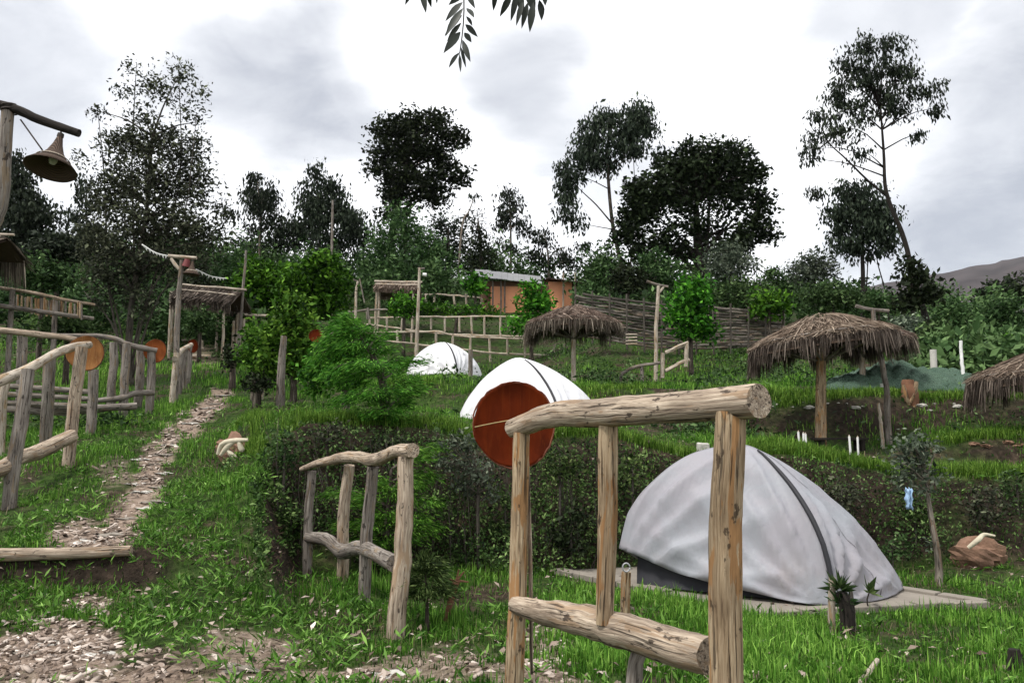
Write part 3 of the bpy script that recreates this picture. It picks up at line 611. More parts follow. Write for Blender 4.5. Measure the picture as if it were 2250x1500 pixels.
th_ = np.linspace(0, 2 * math.pi, 17); c0 = P(1376, 1246, 5.9); V, F, A = tube(np.stack([c0[0] + np.cos(th_) * .026, np.full(17, c0[1]), c0[2] + np.sin(th_) * .03], 1), [.006] * 2, 6); obj('ring', V, F, METAL, f, None, {'wc': A})

# ------------------------------------------------------------------ tents
def rot2(v, a): c, s = math.cos(a), math.sin(a); return np.array([v[0] * c - v[1] * s, v[0] * s + v[1] * c])
def tent(label, apex, corners, zb, fabric, p=1.6, lift=None, wr=.02, sleeve=(0,), seed=1, logo=None, group='dome tents on the terraces'):
    """apex (x,y,z); corners [(x,y)]*4 in turn round the base; lift (corner index, amount, spread)"""
    rng = np.random.default_rng(seed); ax = np.array(apex[:2]); h = apex[2] - zb
    th = thing('dome_tent', label, 'tent', (ax[0], ax[1], zb), group)
    cs = np.array(corners, float); ns, ntt = 160, 44
    S = np.arange(ns) / ns * 4
    def base(s):
        k = int(s) % 4; f_ = s - int(s); q = cs[k] * (1 - f_) + cs[(k + 1) % 4] * f_
        return ax + (q - ax) * (1 + .10 * math.sin(math.pi * f_))
    def pt(s, t_, sc=1.):
        f_ = s - math.floor(s); a = max(t_, 0) * math.pi / 2; ps = p
        if lift is not None: d_ = (s - lift[0] + 2) % 4 - 2; ps = p + .62 * math.exp(-(d_ / .55) ** 2) - .24 * math.exp(-((abs(d_) - 2) / .6) ** 2)
        r = max(math.cos(a), 0) ** (2 / ps); z = math.sin(a) ** (2 / ps)
        sag = 1 - .075 * math.sin(math.pi * f_) ** 2 * math.sin(math.pi * min(1, t_ * 1.05)) ; q = ax + (base(s) - ax) * r * sag * sc
        return np.array([q[0], q[1], zb + h * z * sc])
    ph = rng.random(12) * 6.28
    def fold(s, t_):
        f_ = s - math.floor(s); w = 0.
        for c_ in (math.floor(s), math.floor(s) + 1):                    # folds radiating from each pegged corner
            dx = (s - c_); dt = t_ + .03; an = math.atan2(dt, dx); rr_ = math.hypot(dx, dt)
            w += (1.25 - 2.3 * abs(math.sin(an * 9.5 + ph[int(c_) % 4] + rr_ * .8)) ** .6) * math.exp(-((rr_ - .45) / .40) ** 2) * (.9 if int(c_) % 4 in (0, 3) else .5)
        w += math.sin(an * 19 + ph[7]) * math.exp(-((rr_ - .3) / .22) ** 2) * .3
        w += math.sin(f_ * 9 + t_ * 7 + ph[5]) * .35 * math.sin(math.pi * f_) + math.sin(t_ * 21 + f_ * 5 + ph[6]) * .25 * math.sin(math.pi * f_)
        w += (vnoise(s * 3 + seed, t_ * 5, 1.2) - .5) * .7 + (vnoise(s * 3 + seed, t_ * 2 + 9, 4.) - .5) * .3
        return w * wr * (1 - t_ ** 3)
    V = []
    for i in range(ntt + 1):
        for s in S:
            t0 = .0 + .006 * math.sin(s * 9)
            if lift is not None:
                d = (s - lift[0] + 2) % 4 - 2; sp = lift[2] if d > 0 else lift[3]; t0 += lift[1] * max(0, 1 - abs(d) / sp) ** 1.1
            t_ = t0 + (1 - t0) * i / ntt; q = pt(s, t_); dr = unit(np.append(q[:2] - ax, .4)); q = q + dr * fold(s, t_)
            if lift is not None and t0 > .02: q[:2] += unit(base(s) - ax) * (t0 * .35 * (1 - i / ntt) ** 3)
            V.append(q)
    F = [(i * ns + j, i * ns + (j + 1) % ns, (i + 1) * ns + (j + 1) % ns, (i + 1) * ns + j) for i in range(ntt) for j in range(ns)]
    fl = obj('rain_fly', V, F, fabric, th); md = fl.modifiers.new('cloth', 'SOLIDIFY'); md.thickness = .006; md.offset = -1
    V = [pt(s, i / 14, .88) for i in range(15) for s in S[::4]]; n4 = len(S[::4])
    F = [(i * n4 + j, i * n4 + (j + 1) % n4, (i + 1) * n4 + (j + 1) % n4, (i + 1) * n4 + j) for i in range(14) for j in range(n4)] + [list(range(n4))]
    obj('inner_tent', V, F, DARKIN, th)
    for sc_ in sleeve:
        pts = []
        for t_ in np.linspace(.83, .03, 26):
            q = pt(sc_, t_); dr = unit(np.append(q[:2] - ax, .5)); pts.append(q + dr * (.012 + fold(sc_, t_)))
        V, F, A = tube(pts, [.010, .021, .023, .019], 8, .12, rng); obj('pole_sleeve', V, F, BLACKF, fl, None, {'wc': A})
    for sc_ in [q for q in (0, 1, 2, 3) if q not in sleeve] + [.5, 3.45]:                     # stitched seams
        pts = []
        for t_ in np.linspace(.97, .32 if sc_ in (3, 3.45) and lift else .04, 24):
            q = pt(sc_, t_); dr = unit(np.append(q[:2] - ax, .5)); pts.append(q + dr * (.003 + fold(sc_, t_)))
        V, F, A = tube(pts, [.0045] * 2, 5, .1, rng); obj('seam', V, F, fabric, fl, None, {'wc': A})
    return fl, pt
SLAB = .1
tent('big grey dome tent on the concrete slab, one flap raised', (P(1632, 978, 8.0)[0], 8.0, P(1632, 978, 8.0)[2]), [(2.74, 6.98), (3.70, 7.75), (2.75, 9.25), (1.07, 8.0)], .1, TENTG, 1.6, (3, .135, .9, .4), .038, (0,), 3)
a2 = P(1138, 786, 15.6); z2 = float(H(a2[0], 15.6)) - .05
T2 = tent('white dome tent behind the large red-brown tray', a2, [(a2[0] + .75, 14.3), (a2[0] + 1.75, 15.9), (a2[0] + .1, 17.), (a2[0] - 1.2, 15.5)], z2, TENTW, 1.5, None, .022, (0,), 7)
a3 = P(972, 752, 25.); z3 = float(H(a3[0], 25.)) - .03
T3 = tent('farthest white dome tent, below the pole fences', a3, [(a3[0] + .55, 23.9), (a3[0] + 1.25, 25.3), (a3[0], 26.4), (a3[0] - 1.15, 25.)], z3, TENTW, 1.75, None, .02, (0,), 9)
def emblem(tp, px, py, size):                       # small printed mark on the fly, lying on the cloth
    th, pt = tp; best = None      # th is the rain fly
    for s in np.linspace(0, 4, 241)[:-1]:
        for t_ in np.linspace(.15, .85, 50):
            q = pt(s, t_); a, b_ = proj(q[0], q[1], q[2]); e = math.hypot(a - px, b_ - py) + (q[1] - ORI[th.name][1]) * 3
            if best is None or e < best[0]: best = (e, s, t_)
    _, s, t_ = best; c = pt(s, t_); du = unit(pt(s + .02, t_) - c); dv = unit(pt(s, t_ + .02) - c); n_ = unit(np.cross(du, dv)); n_ = n_ if n_[1] < 0 else -n_
    for pts in ([(-.5, -.45), (-.3, -.45), (.05, .25), (.4, -.45), (.6, -.45), (.05, .6)], [(-.9, -.75), (.9, -.7), (.9, -.58), (-.9, -.62)], [(-.15, -.4), (.2, -.4), (.05, -.1)]):
        V = [c + n_ * .035 + du * x * size + dv * y * size for x, y in pts]; obj('printed_emblem', V, [list(range(len(pts)))], MARK, th, smooth=False)
emblem(T2, 1228, 824, .1); emblem(T3, 1017, 778, .1)

# concrete slab under the grey tent, with its edging stones
A_, B_, C_ = np.array([2.02, 6.78]), np.array([4.16, 7.22]), np.array([.50, 8.98]); D_ = B_ + C_ - A_ + np.array([-.1, .1])
th = thing('tent_slab', 'low concrete slab under the grey tent', 'slab', (A_[0], A_[1], 0))
z1 = .098
q = [A_, B_, D_, C_]; V = [(x, y, -.05) for x, y in q] + [(x, y, z1 - .02) for x, y in q]
o = obj('slab', V, [(3, 2, 1, 0), (4, 5, 6, 7), (0, 1, 5, 4), (1, 2, 6, 5), (2, 3, 7, 6), (3, 0, 4, 7)], CONC, th, smooth=False)
for (p0, p1, n_) in ((C_, A_, 8), (A_, B_, 6), (B_, D_, 7)):
    for k in range(n_):
        a = p0 + (p1 - p0) * (k + .03) / n_; b_ = p0 + (p1 - p0) * (k + .97) / n_; mdp = (a + b_) / 2; d = unit(np.append(b_ - a, 0)); sd_ = np.cross(d, Z_)
        box('edging_block', (mdp[0], mdp[1], z1 - .03 + R.normal(0, .004)), d, sd_, Z_, np.linalg.norm(b_ - a) / 2, .055 + R.random() * .02, .036, CONC, th, .008)

# ------------------------------------------------------------------ thatched umbrellas
def umbrella(label, px, basepx, Yd, top, rim, Rad, tilt=(0, 0), polemat=WOODP, pr=.07, seed=1, n=2600, group='thatched umbrellas', skirt=.42):
    rng = np.random.default_rng(seed); b0 = gnd(px, Yd, basepx); th = thing('thatched_umbrella', label, 'umbrella', b0, group)
    zt = P(px, top, Yd)[2]; zr = P(px, rim, Yd)[2]; hh = zt - zr
    cx, cy = P(px, top, Yd)[0], Yd
    def surf(r, a):
        z = zr + hh * (1 - (r / Rad) ** 1.25); return np.stack([cx + r * np.cos(a), cy + r * np.sin(a), z + tilt[0] * r * np.cos(a) + tilt[1] * r * np.sin(a)], -1)
    log('pole', [b0 - [0, 0, .15], np.array([cx, cy, zr + hh * .6])], [pr * 1.1, pr * .85], polemat, th, 18, 12, .05, .003)
    for k in range(8):
        a = k * math.pi / 4 + .2; e = surf(np.array([Rad * .92]), np.array([a]))[0] - [0, 0, .05]
        log('strut', [np.array([cx, cy, zr - .35]), e], .02, WOODG, th, 5, 6, .05)
    sh = [surf(np.full(40, r), np.linspace(0, 2 * math.pi, 41)[:-1]) - [0, 0, .035 + (.10 if r > .98 * Rad else 0)] for r in (.02, Rad * .3, Rad * .6, Rad * .85, Rad)]
    V = np.vstack(sh); F = [(i * 40 + j, i * 40 + (j + 1) % 40, (i + 1) * 40 + (j + 1) % 40, (i + 1) * 40 + j) for i in range(4) for j in range(40)]
    rf = obj('roof_mat', V, F, MATS['thatch_solid'], th)
    a = rng.random(n) * 6.283; r = Rad * np.sqrt(rng.random(n)) * .9; p0 = surf(r, a) + rng.normal(0, .022, (n, 3)) + [0, 0, .02]
    a2_ = a + rng.normal(0, .22, n); r2_ = np.minimum(r + .25 + .3 * rng.random(n), Rad * 1.02); p1 = surf(r2_, a2_) + [0, 0, .012] + rng.normal(0, .03, (n, 3))
    straw('top_thatch', p0, p1, .0065, THATCHR, rf, .02, rng)
    m_ = int(n * 1.5); a = rng.random(m_) * 6.283; lock = np.round(a * 9) / 9; a = lock + (a - lock) * .75
    p0 = surf(Rad * (.86 + .15 * rng.random(m_)), a) + [0, 0, .01]; ln = skirt * np.clip(.25 + 1.1 * vnoise(a * 4.1 + seed, a * 0 + seed, 1.9) * (.55 + .45 * (np.sin(a) > -.2)) + rng.normal(0, .17, m_), .12, 1.3)
    ou = .02 + .16 * rng.random(m_); p1 = p0 + np.stack([np.cos(a) * ou * ln * 1.4, np.sin(a) * ou * ln * 1.4, -ln], -1) + rng.normal(0, .025, (m_, 3))
    straw('skirt', p0, p1, .0065, THATCH, rf, .05, rng)
    ri = surf(np.full(33, Rad * .93), np.linspace(0, 2 * math.pi, 33)) + [0, 0, .04]; V, F, A = tube(ri, [.014] * 2, 6, .1, cap=False); obj('binding_ring', V, F, WOODG, rf, None, {'wc': A})
    return th
simple('thatch_solid', (.075, .052, .038), .95, .1, .4, 14, .6)
umbrella('thatched umbrella beside the woven fence, above the far white tent', 1260, 850, 20.6, 672, 716, 1.24, (.0, 0), WOODW, .062, 5)
umbrella('tilted thatched umbrella on a stout pale pole right of the foreground fence', 1803, 985, 13.7, 692, 750, 1.2, (.12, 0), WOODP, .088, 8)
umbrella('shadowed dark thatched umbrella half hidden behind the tilted one', 1895, 870, 17.6, 712, 752, 1.05, (.05, 0), WOODW, .06, 12, 2000)
umbrella('thatched umbrella cut off by the right picture edge', 2290, 990, 13.2, 772, 822, 1.12, (.1, 0), WOODP, .08, 15)

# ------------------------------------------------------------------ thatched shelters (ridge roof on posts)
def shelter(label, corners, roof_rows, Yd, dep, posts, eave, thmat=THATCHR, seed=1, group='thatched shelters', pr=3.2, rail=True):
    """corners (x0,x1) picture columns of the roof; roof_rows (ridge, eave) rows"""
    rng = np.random.default_rng(seed); x0, x1 = P(corners[0], 700, Yd)[0], P(corners[1], 700, Yd)[0]
    za0, za1 = P(corners[0], roof_rows[0], Yd)[2], P(corners[1], roof_rows[1], Yd)[2]; ze0, ze1 = P(corners[0], roof_rows[2], Yd)[2], P(corners[1], roof_rows[3], Yd)[2]
    b0 = gnd((corners[0] + corners[1]) / 2, Yd + dep / 2, 750); th = thing('thatched_shelter', label, 'shelter', b0, group)
    A0, A1 = np.array([x0, Yd + dep / 2, za0]), np.array([x1, Yd + dep / 2, za1]); E0, E1 = np.array([x0, Yd, ze0]), np.array([x1, Yd, ze1]); K0, K1 = E0 + [0, dep, 0], E1 + [0, dep, 0]
    V = np.array([A0, A1, E0, E1, K0, K1, A0 - [0, 0, .06], A1 - [0, 0, .06], E0 - [0, 0, .06], E1 - [0, 0, .06], K0 - [0, 0, .06], K1 - [0, 0, .06]])
    rf = obj('roof_mat', V, [(0, 2, 3, 1), (0, 1, 5, 4), (6, 7, 9, 8), (6, 10, 11, 7)], MATS['thatch_solid'], th, smooth=False)
    for (U0, U1, W0, W1, sy, nm) in ((A0, A1, E0, E1, -1, 'front_thatch'), (A0, A1, K0, K1, 1, 'back_thatch')):
        n = 1300; f_ = rng.random(n)[:, None]; g_ = rng.random(n)[:, None] * .85; p0 = (U0 * (1 - f_) + U1 * f_) * (1 - g_) + (W0 * (1 - f_) + W1 * f_) * g_
        p0 = p0 + [0, 0, .03] + rng.normal(0, .02, (n, 3)); sl_ = (W0 - U0) / np.linalg.norm(W0 - U0); p1 = p0 + sl_ * (.35 + .3 * rng.random((n, 1))) + rng.normal(0, .04, (n, 3))
        straw(nm, p0, p1, .012, thmat, rf, .0, rng)
        n = 700; f_ = rng.random(n)[:, None]; p0 = W0 * (1 - f_) + W1 * f_ + [0, 0, .03]; p1 = p0 + np.hstack([rng.normal(0, .03, (n, 1)), sy * .08 * np.ones((n, 1)), -eave * (.55 + .6 * rng.random((n, 1)))])
        straw('eave_fringe', p0, p1, .013, thmat, rf, 0., rng)
    log('ridge_pole', [A0 - [.15, 0, -.07], A1 + [.15, 0, .07]], px_r(2.8, Yd), WOODW, th, 10, 8, .08, .01)
    if rail: log('eave_pole', [E0 * .6 + A0 * .4 + [0, -.02, .08], E1 * .6 + A1 * .4 + [0, -.02, .08]], px_r(2., Yd), WOODW, th, 10, 8, .08, .01)
    for (px, py0, py1, dd) in posts:
        t_ = P(px, py0, Yd + dd); g_ = P(px - 3, py1, Yd + dd); g_[2] = min(g_[2], float(H(g_[0], g_[1]))) - .1; log('post', [g_, t_], px_r(pr, Yd), WOODW, th, 10, 8, .06, .006)
    return th
shelter('thatched shelter on pale posts left of the path, behind the lamp post', (374, 506), (617, 630, 650, 662), 24., 1.8, [(376, 640, 738, 0), (492, 660, 765, 0), (382, 650, 720, 1.7), (480, 650, 715, 1.7), (450, 655, 700, 1.7)], .42, THATCH, 3)
shelter('small reddish thatched shelter right of the bright bushes', (820, 914), (612, 614, 632, 634), 37., 2., [(828, 632, 700, 0), (834, 632, 700, .3), (908, 632, 690, 0), (834, 632, 680, 1.9)], .25, THATCHR, 5, pr=2.6)
shelter('dark thatched hut at the left picture edge', (-400, -46), (490, 505, 520, 540), 15.5, 1.3, [(-48, 545, 700, .1), (-120, 540, 700, .1), (-280, 540, 700, .1), (-50, 560, 700, 1.2)], .6, THATCH, 8, pr=5)

hut = [o for o in COL.objects if o.get('label', '').startswith('dark thatched hut')][0]
for k in range(30): log('wall_reed', [P(-350 + k * 10.6, 720, 16.4), P(-350 + k * 10.6 + R.normal(0, 1), 540, 16.4)], px_r(5.6, 16.2), WOODD, hut, 4, 6, .1)

# ------------------------------------------------------------------ lamps
def basket_lamp(label, apex, axis, size, parentpost=None, cord=None, group='basket lamps'):
    a = unit(axis); apex = np.array(apex, float); th = thing('basket_lamp', label, 'lamp', apex, group)
    pr = [(.05, 0), (.06, .06), (.10, .25), (.17, .45), (.28, .62), (.42, .75), (.52, .86), (.505, .87), (.40, .77), (.26, .64), (.15, .46), (.08, .27), (.03, .1)]
    V, F, A = lathe([(r * size, h * size) for r, h in pr], apex, a, 36, wob=.012); sh_ = obj('shade', V, F, BASKET, th, None, {'wc': A / size * .4})
    V, F, A = lathe([(.30 * size, .60 * size), (.345 * size, .635 * size), (.35 * size, .655 * size), (.30 * size, .625 * size)], apex, a, 36); obj('pale_band', V, F, WOODW, sh_, None, {'wc': A})
    V, F, A = lathe([(.065 * size, -.04 * size), (.07 * size, .03 * size), (.055 * size, .05 * size)], apex, a, 16); obj('collar', V, F, CORD, th, None, {'wc': A})
    pb = [(.001, .74), (.06, .72), (.085, .66), (.085, .6), (.05, .52), (.035, .45), (.035, .3)]
    V, F, A = lathe([(r * size, h * size) for r, h in pb], apex, a, 18); obj('bulb', V, F, BULB, th, None, {'wc': A})
    V, F, A = tube([apex - a * size * .04, apex - a * size * .02 + np.array([0, 0, .1 * size])], [.02 * size] * 2, 6); obj('hook', V, F, CORD, th, None, {'wc': A})
    if cord: V, F, A = tube(smooth_path(cord, 10), [.006] * 2, 5); obj('cord', V, F, CORD, th, None, {'wc': A})
    return th
Yl = 5.5; f = thing('lamp_post', 'tall log lamp post with a long arm at the top left', 'lamp post', gnd(-45, Yl, 1400))
log('post', [gnd(-75, Yl, 1400) - [0, 0, .2], P(-30, 600, Yl), P(2, 440, Yl), P(17, 245, Yl)], [.06, .05, .046, .042], WOODG, f, 26, 14, .06, .004)
log('arm', [P(-75, 212, Yl - .05), P(20, 238, Yl), P(90, 266, Yl), P(174, 293, Yl)], [.034, .034, .031, .028], WOODD, f, 18, 12, .08, .002)
th_ = np.linspace(0, 12.5, 40); c0 = P(20, 240, Yl); V, F, A = tube(np.stack([c0[0] + np.cos(th_) * .05, c0[1] + np.sin(th_) * .05, c0[2] - .03 + th_ * .005], 1), [.006] * 2, 5); obj('lashing', V, F, CORD, f, None, {'wc': A})
basket_lamp('large bell-shaped basket lamp hanging from the long arm at left', P(133, 298, Yl), P(109, 378, Yl - .08) - P(133, 298, Yl), .33, None, [P(45, 263, Yl), P(70, 298, Yl), P(93, 330, Yl)])
Yl = 16.6; f = thing('lamp_post', 'lamp post with a short braced arm beside the left thatched shelter', 'lamp post', gnd(390, Yl, 880))
log('post', [gnd(384, Yl, 880) - [0, 0, .2], P(391, 700, Yl), P(400, 572, Yl)], [px_r(7, Yl), px_r(6, Yl), px_r(5, Yl)], WOODG, f, 18, 10, .07, .005)
log('arm', [P(370, 562, Yl), P(432, 567, Yl)], px_r(4, Yl), WOODW, f, 8, 8, .08)
log('brace', [P(376, 568, Yl), P(385, 582, Yl), P(394, 592, Yl)], px_r(4, Yl), WOODW, f, 8, 8, .1)
log('lamp_cap', [P(412, 570, Yl - .05), P(408, 586, Yl - .05)], [px_r(6, Yl), px_r(9, Yl)], LAMPRED, f, 4, 8, .1)
basket_lamp('small pale basket lamp on the braced arm', P(424, 573, Yl - .1), P(420, 604, Yl - .1) - P(424, 573, Yl - .1), px_r(36, Yl))
def pole(label, pts, Yd, r, mat, arm=None, brace=None, extra=None, name='lamp_pole', cat='pole', basepx=None):
    b0 = P(*pts[0], Yd); g_ = b0.copy(); g_[2] = min(b0[2], float(H(b0[0], b0[1]))); th = thing(name, label, cat, g_)
    log('shaft', [g_ - [0, 0, .12]] + [P(x, y, Yd) for x, y in pts[1:]], [px_r(r[0], Yd), px_r(r[1], Yd)], mat, th, 18, 9, .06, .006)
    if arm: log('arm', [P(x, y, Yd) for x, y in arm], px_r(r[1] * .75, Yd), WOODG, th, 8, 7, .1)
    if brace: log('brace', [P(x, y, Yd) for x, y in brace], px_r(r[1] * .7, Yd), WOODW, th, 4, 6, .1)
    for e in (extra or []): log(e[0], [P(x, y, Yd) for x, y in e[1]], px_r(e[2], Yd), e[3], th, 5, 8, .05)
    return th
pole('tall white lamp pole with a slanting arm left of the round bush', [(1440, 840), (1442, 740), (1447, 628)], 23.4, (4.6, 4.), WOODW, [(1421, 618), (1445, 626), (1468, 630)], [(1449, 642), (1458, 630)])
pole('leaning grey lamp pole with a crossbar in front of the dark umbrella', [(1955, 972), (1944, 880), (1930, 790), (1918, 680)], 14.3, (7., 5.), WOODG, [(1880, 672), (1915, 680), (1953, 683)], None,
     [('white_tag', [(1952, 925), (1952, 936)], 5.5, WHITEP), ('white_band', [(1940, 842), (1941, 850)], 6.5, WHITEP), ('white_band', [(1932, 775), (1933, 781)], 6., WHITEP)])
pole('thin straight pole with a tiny white lamp left of the orange house', [(915, 780), (918, 690), (922, 588)], 32, (4.2, 3.), WOODW, [(918, 590), (933, 590)], None, [('lamp', [(929, 603), (937, 604)], 4., WHITEP)])
pole('knobbly leaning pole rising beside the left bright bushes', [(525, 700), (533, 640), (541, 550)], 25, (3.6, 2.6), WOODG, None, None, None, 'wooden_pole')
pole('slim bare pole standing against the sky behind the bright bushes', [(729, 600), (730, 500), (731, 440)], 44, (3.2, 2.2), WOODG, None, None, None, 'wooden_pole')
pole('short lamp pole with a bent arm right of the bright bushes', [(781, 690), (783, 650), (786, 618)], 36, (3., 2.4), WOODW, [(758, 618), (772, 614), (787, 618)], None, [('brace', [(790, 612), (801, 665)], 1.4, WOODG)])
pole('white painted pipe standing beside the green shade net', [(2118, 842), (2115, 795), (2111, 748)], 18.4, (4., 3.4), WHITEP, None, None, None, 'white_pipe', 'pipe')
pole('thin pale stake beside the leaning grey lamp pole', [(1940, 975), (1936, 930), (1930, 885)], 14.1, (4., 3.2), WOODW, None, None, None, 'wooden_stake', 'stake')
# garlands
for lab, a, b_, mt in (('string of pale bunting left of the short braced arm', (312, 537, 16.6), (372, 563, 16.6), WHITEP), ('string of pale bunting right of the short braced arm', (431, 592, 16.6), (498, 612, 18.5), WHITEP)):
    pa_ = smooth_path([P(*a), (P(*a) + P(*b_)) / 2 - [0, 0, .05], P(*b_)], 18); th = thing('bunting_string', lab, 'bunting', pa_[0])
    V, F, A = tube(pa_, [.012] * 2, 5); obj('cord', V, F, mt, th, None, {'wc': A})
    for q in pa_[1:-1:2]:
        V = np.array([q + [-.028, 0, 0], q + [.028, 0, 0], q + [R.normal(0, .015), .015, -.045 - R.random() * .03]]); obj('flag', V, [(0, 1, 2)], mt, th, smooth=False)

# ------------------------------------------------------------------ orange house
Yh = 45.; th = thing('orange_house', 'orange-walled house with a metal roof behind the round bushes', 'house', gnd(1140, Yh, 690))
def hx(px): return P(px, 640, Yh)[0]
def hz(py): return P(1140, py, Yh)[2]
def wallbox(nm, px0, px1, py0, py1, mat, dy0=0., dy1=3.): c = np.array([(hx(px0) + hx(px1)) / 2, Yh + (dy0 + dy1) / 2, (hz(py0) + hz(py1)) / 2]); return box(nm, c, X_, Y_, Z_, (hx(px1) - hx(px0)) / 2, (dy1 - dy0) / 2, (hz(py0) - hz(py1)) / 2, mat, th, .02)
wallbox('wall', 1078, 1168, 740, 622, ORANGE); wallbox('wall', 1056, 1078, 740, 620, BROWNW, .25, 2.9); wallbox('wall', 1206, 1258, 740, 616, ORANGE, .3, 3.4); wallbox('wall', 1168, 1206, 740, 624, BROWNW, .2, 2.8)
wallbox('lintel', 1062, 1170, 629, 618, BROWNW, -.05, .24)
for x_ in (1083, 1101, 1109): log('post', [np.array([hx(x_), Yh - .25, hz(720)]), np.array([hx(x_), Yh - .25, hz(618)])], .05, WOODG, th, 6, 7, .06)
for x_ in (1236, 1262): log('post', [np.array([hx(x_), Yh - .1, hz(720)]), np.array([hx(x_ + 2), Yh - .1, hz(600)])], .05, WOODW, th, 6, 7, .06)
for (a0, a1, r0_, r1_, yy0, yy1, mt, nn) in ((1008, 1136, 597, 611, 1.2, 4., METAL, 10), (1040, 1190, 607, 624, -.9, 1.6, METAL, 12), (1200, 1278, 609, 619, -.6, 3.6, DARKROOF, 1)):
    pt_ = .36 if nn == 12 else .13
    for k in range(nn):                                     # roof sheets, each with its own ribs
        f0, f1 = k / nn, (k + .98) / nn; xa, xb = hx(a0 + (a1 - a0) * f0), hx(a0 + (a1 - a0) * f1); za_, zb_ = hz(r0_ + (r1_ - r0_) * f0), hz(r0_ + (r1_ - r0_) * f1)
        V = []; F = []; nr = 13 if nn > 1 else 26; dz = R.normal(0, .01)
        for i in range(nr):
            g_ = i / (nr - 1); wv_ = .018 * (-1) ** i
            for (yy, zz) in ((yy0, -.12), (yy1, -.12 + pt_ * (yy1 - yy0)), (yy1, -.16 + pt_ * (yy1 - yy0)), (yy0, -.16)): V.append((xa + (xb - xa) * g_, Yh + yy, za_ + (zb_ - za_) * g_ + zz + wv_ + dz))
        for i in range(nr - 1):
            for e in range(4): F.append((i * 4 + e, i * 4 + (e + 1) % 4, i * 4 + 4 + (e + 1) % 4, i * 4 + 4 + e))
        obj('roof_sheet', V, F, mt, th, smooth=False)

# ------------------------------------------------------------------ woven stick fence
th = thing('woven_fence', 'grey woven stick fence behind the thatched umbrella', 'fence', gnd(1500, 28.5, 760))
tops = ([1262, 1330, 1430, 1520, 1620, 1722], [640, 650, 664, 668, 676, 690]); bots = ([1262, 1350, 1430, 1520, 1640, 1722], [735, 752, 765, 768, 765, 752])
for row in range(15):
    x = 1258 + R.random() * 30
    while x < 1715:
        ln = 70 + R.random() * 70; pts = []
        for xx in np.linspace(x, min(x + ln, 1724), 5):
            f_ = (row + .5 + R.normal(0, .13)) / 15; y_ = np.interp(xx, *tops) * (1 - f_) + np.interp(xx, *bots) * f_
            pts.append(P(xx, y_, 29. + (xx - 1262) * .002 + .06 * math.sin(xx * .11 + row * 3.14)))
        log('stick', pts, [px_r(3.1, 29), px_r(2.3, 29)], (WOODG, TWIG, WOODG, TRUNKP)[R.integers(0, 4)], th, 7, 5, .12); x += ln * .62
for px in np.linspace(1264, 1720, 13): log('post', [P(px, np.interp(px, *bots) + 12, 29.05), P(px + R.normal(0, 1), np.interp(px, *tops) - 5 - R.random() * 6, 29.05)], px_r(2.2, 29), TWIG, th, 6, 7, .07)
for k in range(4): log('stick', [P(1375, 735 + k * 7, 27.8), P(1400, 734 + k * 7, 27.8)], px_r(1.8, 28), WOODW, th, 4, 6, .06)

# ------------------------------------------------------------------ green shade net in a heap
nu, nv = 70, 36; V = []
for j in range(nv):
    for i in range(nu):
        px = 1815 + 350 * i / (nu - 1); f_ = j / (nv - 1); p = gnd(px, 16.9 + f_ * 3.2, 830); env = math.sin(math.pi * min(1, max(0, f_))) ** .6 * math.sin(math.pi * (i + .5) / nu) ** .5
        hgt = .95 * (.10 + .34 * vnoise(p[0], p[1], 1.1) + .22 * abs(math.sin(p[0] * 5.2 + p[1] * 3.6 + 5 * vnoise(p[0], p[1], .9))) + .1 * abs(math.sin(p[0] * 9 - p[1] * 5 + 4 * vnoise(p[0], p[1], 2.)))) * env
        V.append(p + [R.normal(0, .01), 0, hgt + .015])
F = np.array([(j * nu + i, j * nu + i + 1, (j + 1) * nu + i + 1, (j + 1) * nu + i) for j in range(nv - 1) for i in range(nu - 1)])
o = obj('shade_net', V, F, NET, None, gnd(1980, 18.5, 830)); tag(o, 'crumpled green shade net heaped on the right terrace', 'net'); md = o.modifiers.new('thick', 'SOLIDIFY'); md.thickness = .01
f = thing('low_post', 'squat pale post at the top of the green shade net', 'post', gnd(2050, 19.8, 790)); log('shaft', [gnd(2050, 19.8, 790) - [0, 0, .2], P(2050, 768, 19.8)], px_r(7, 19.8), STONE, f, 6, 8, .08)

# ------------------------------------------------------------------ stakes, bench, stump, rocks on the right terraces
for k, (x, y0, y1) in enumerate(((1757, 958, 1001), (1765, 960, 1000), (1772, 960, 1002), (1870, 958, 1001), (1886, 960, 1004))):
    lab = ('left', 'middle', 'right')[k] + ' stake of the three white stakes below the tilted umbrella' if k < 3 else ('left', 'right')[k - 3] + ' stake of the two white stakes right of the umbrella pole'
    b0 = gnd(x, 12.4, y1); th = thing('white_stake', lab, 'stake', b0, 'white stakes on the terrace edge'); tp_ = np.array([b0[0] + R.normal(0, .01), b0[1], max(P(x, y0, 12.4)[2], b0[2] + .26)]); log('shaft', [b0 - [0, 0, .08], tp_], px_r(2.3, 12.4), WHITEP, th, 5, 7, .05)
    log('tip', [tp_ - [0, 0, .005], tp_ + [0, 0, .025]], [px_r(2.2, 12.4), px_r(.6, 12.4)], WOODW, th, 4, 6, .05)
c0 = gnd(1845, 13.4, 990); th = thing('low_bench', 'low dark plank bench right of the umbrella pole', 'bench', c0)
for k in range(3): box('plank', c0 + [0, (k - 1) * .13, .2], X_, Y_, Z_, .42, .06, .018, WOODD, th, .004)
for sx in (-1, 1): box('leg', c0 + [sx * .33, 0, .09], X_, Y_, Z_, .03, .17, .09, WOODD, th, .004)
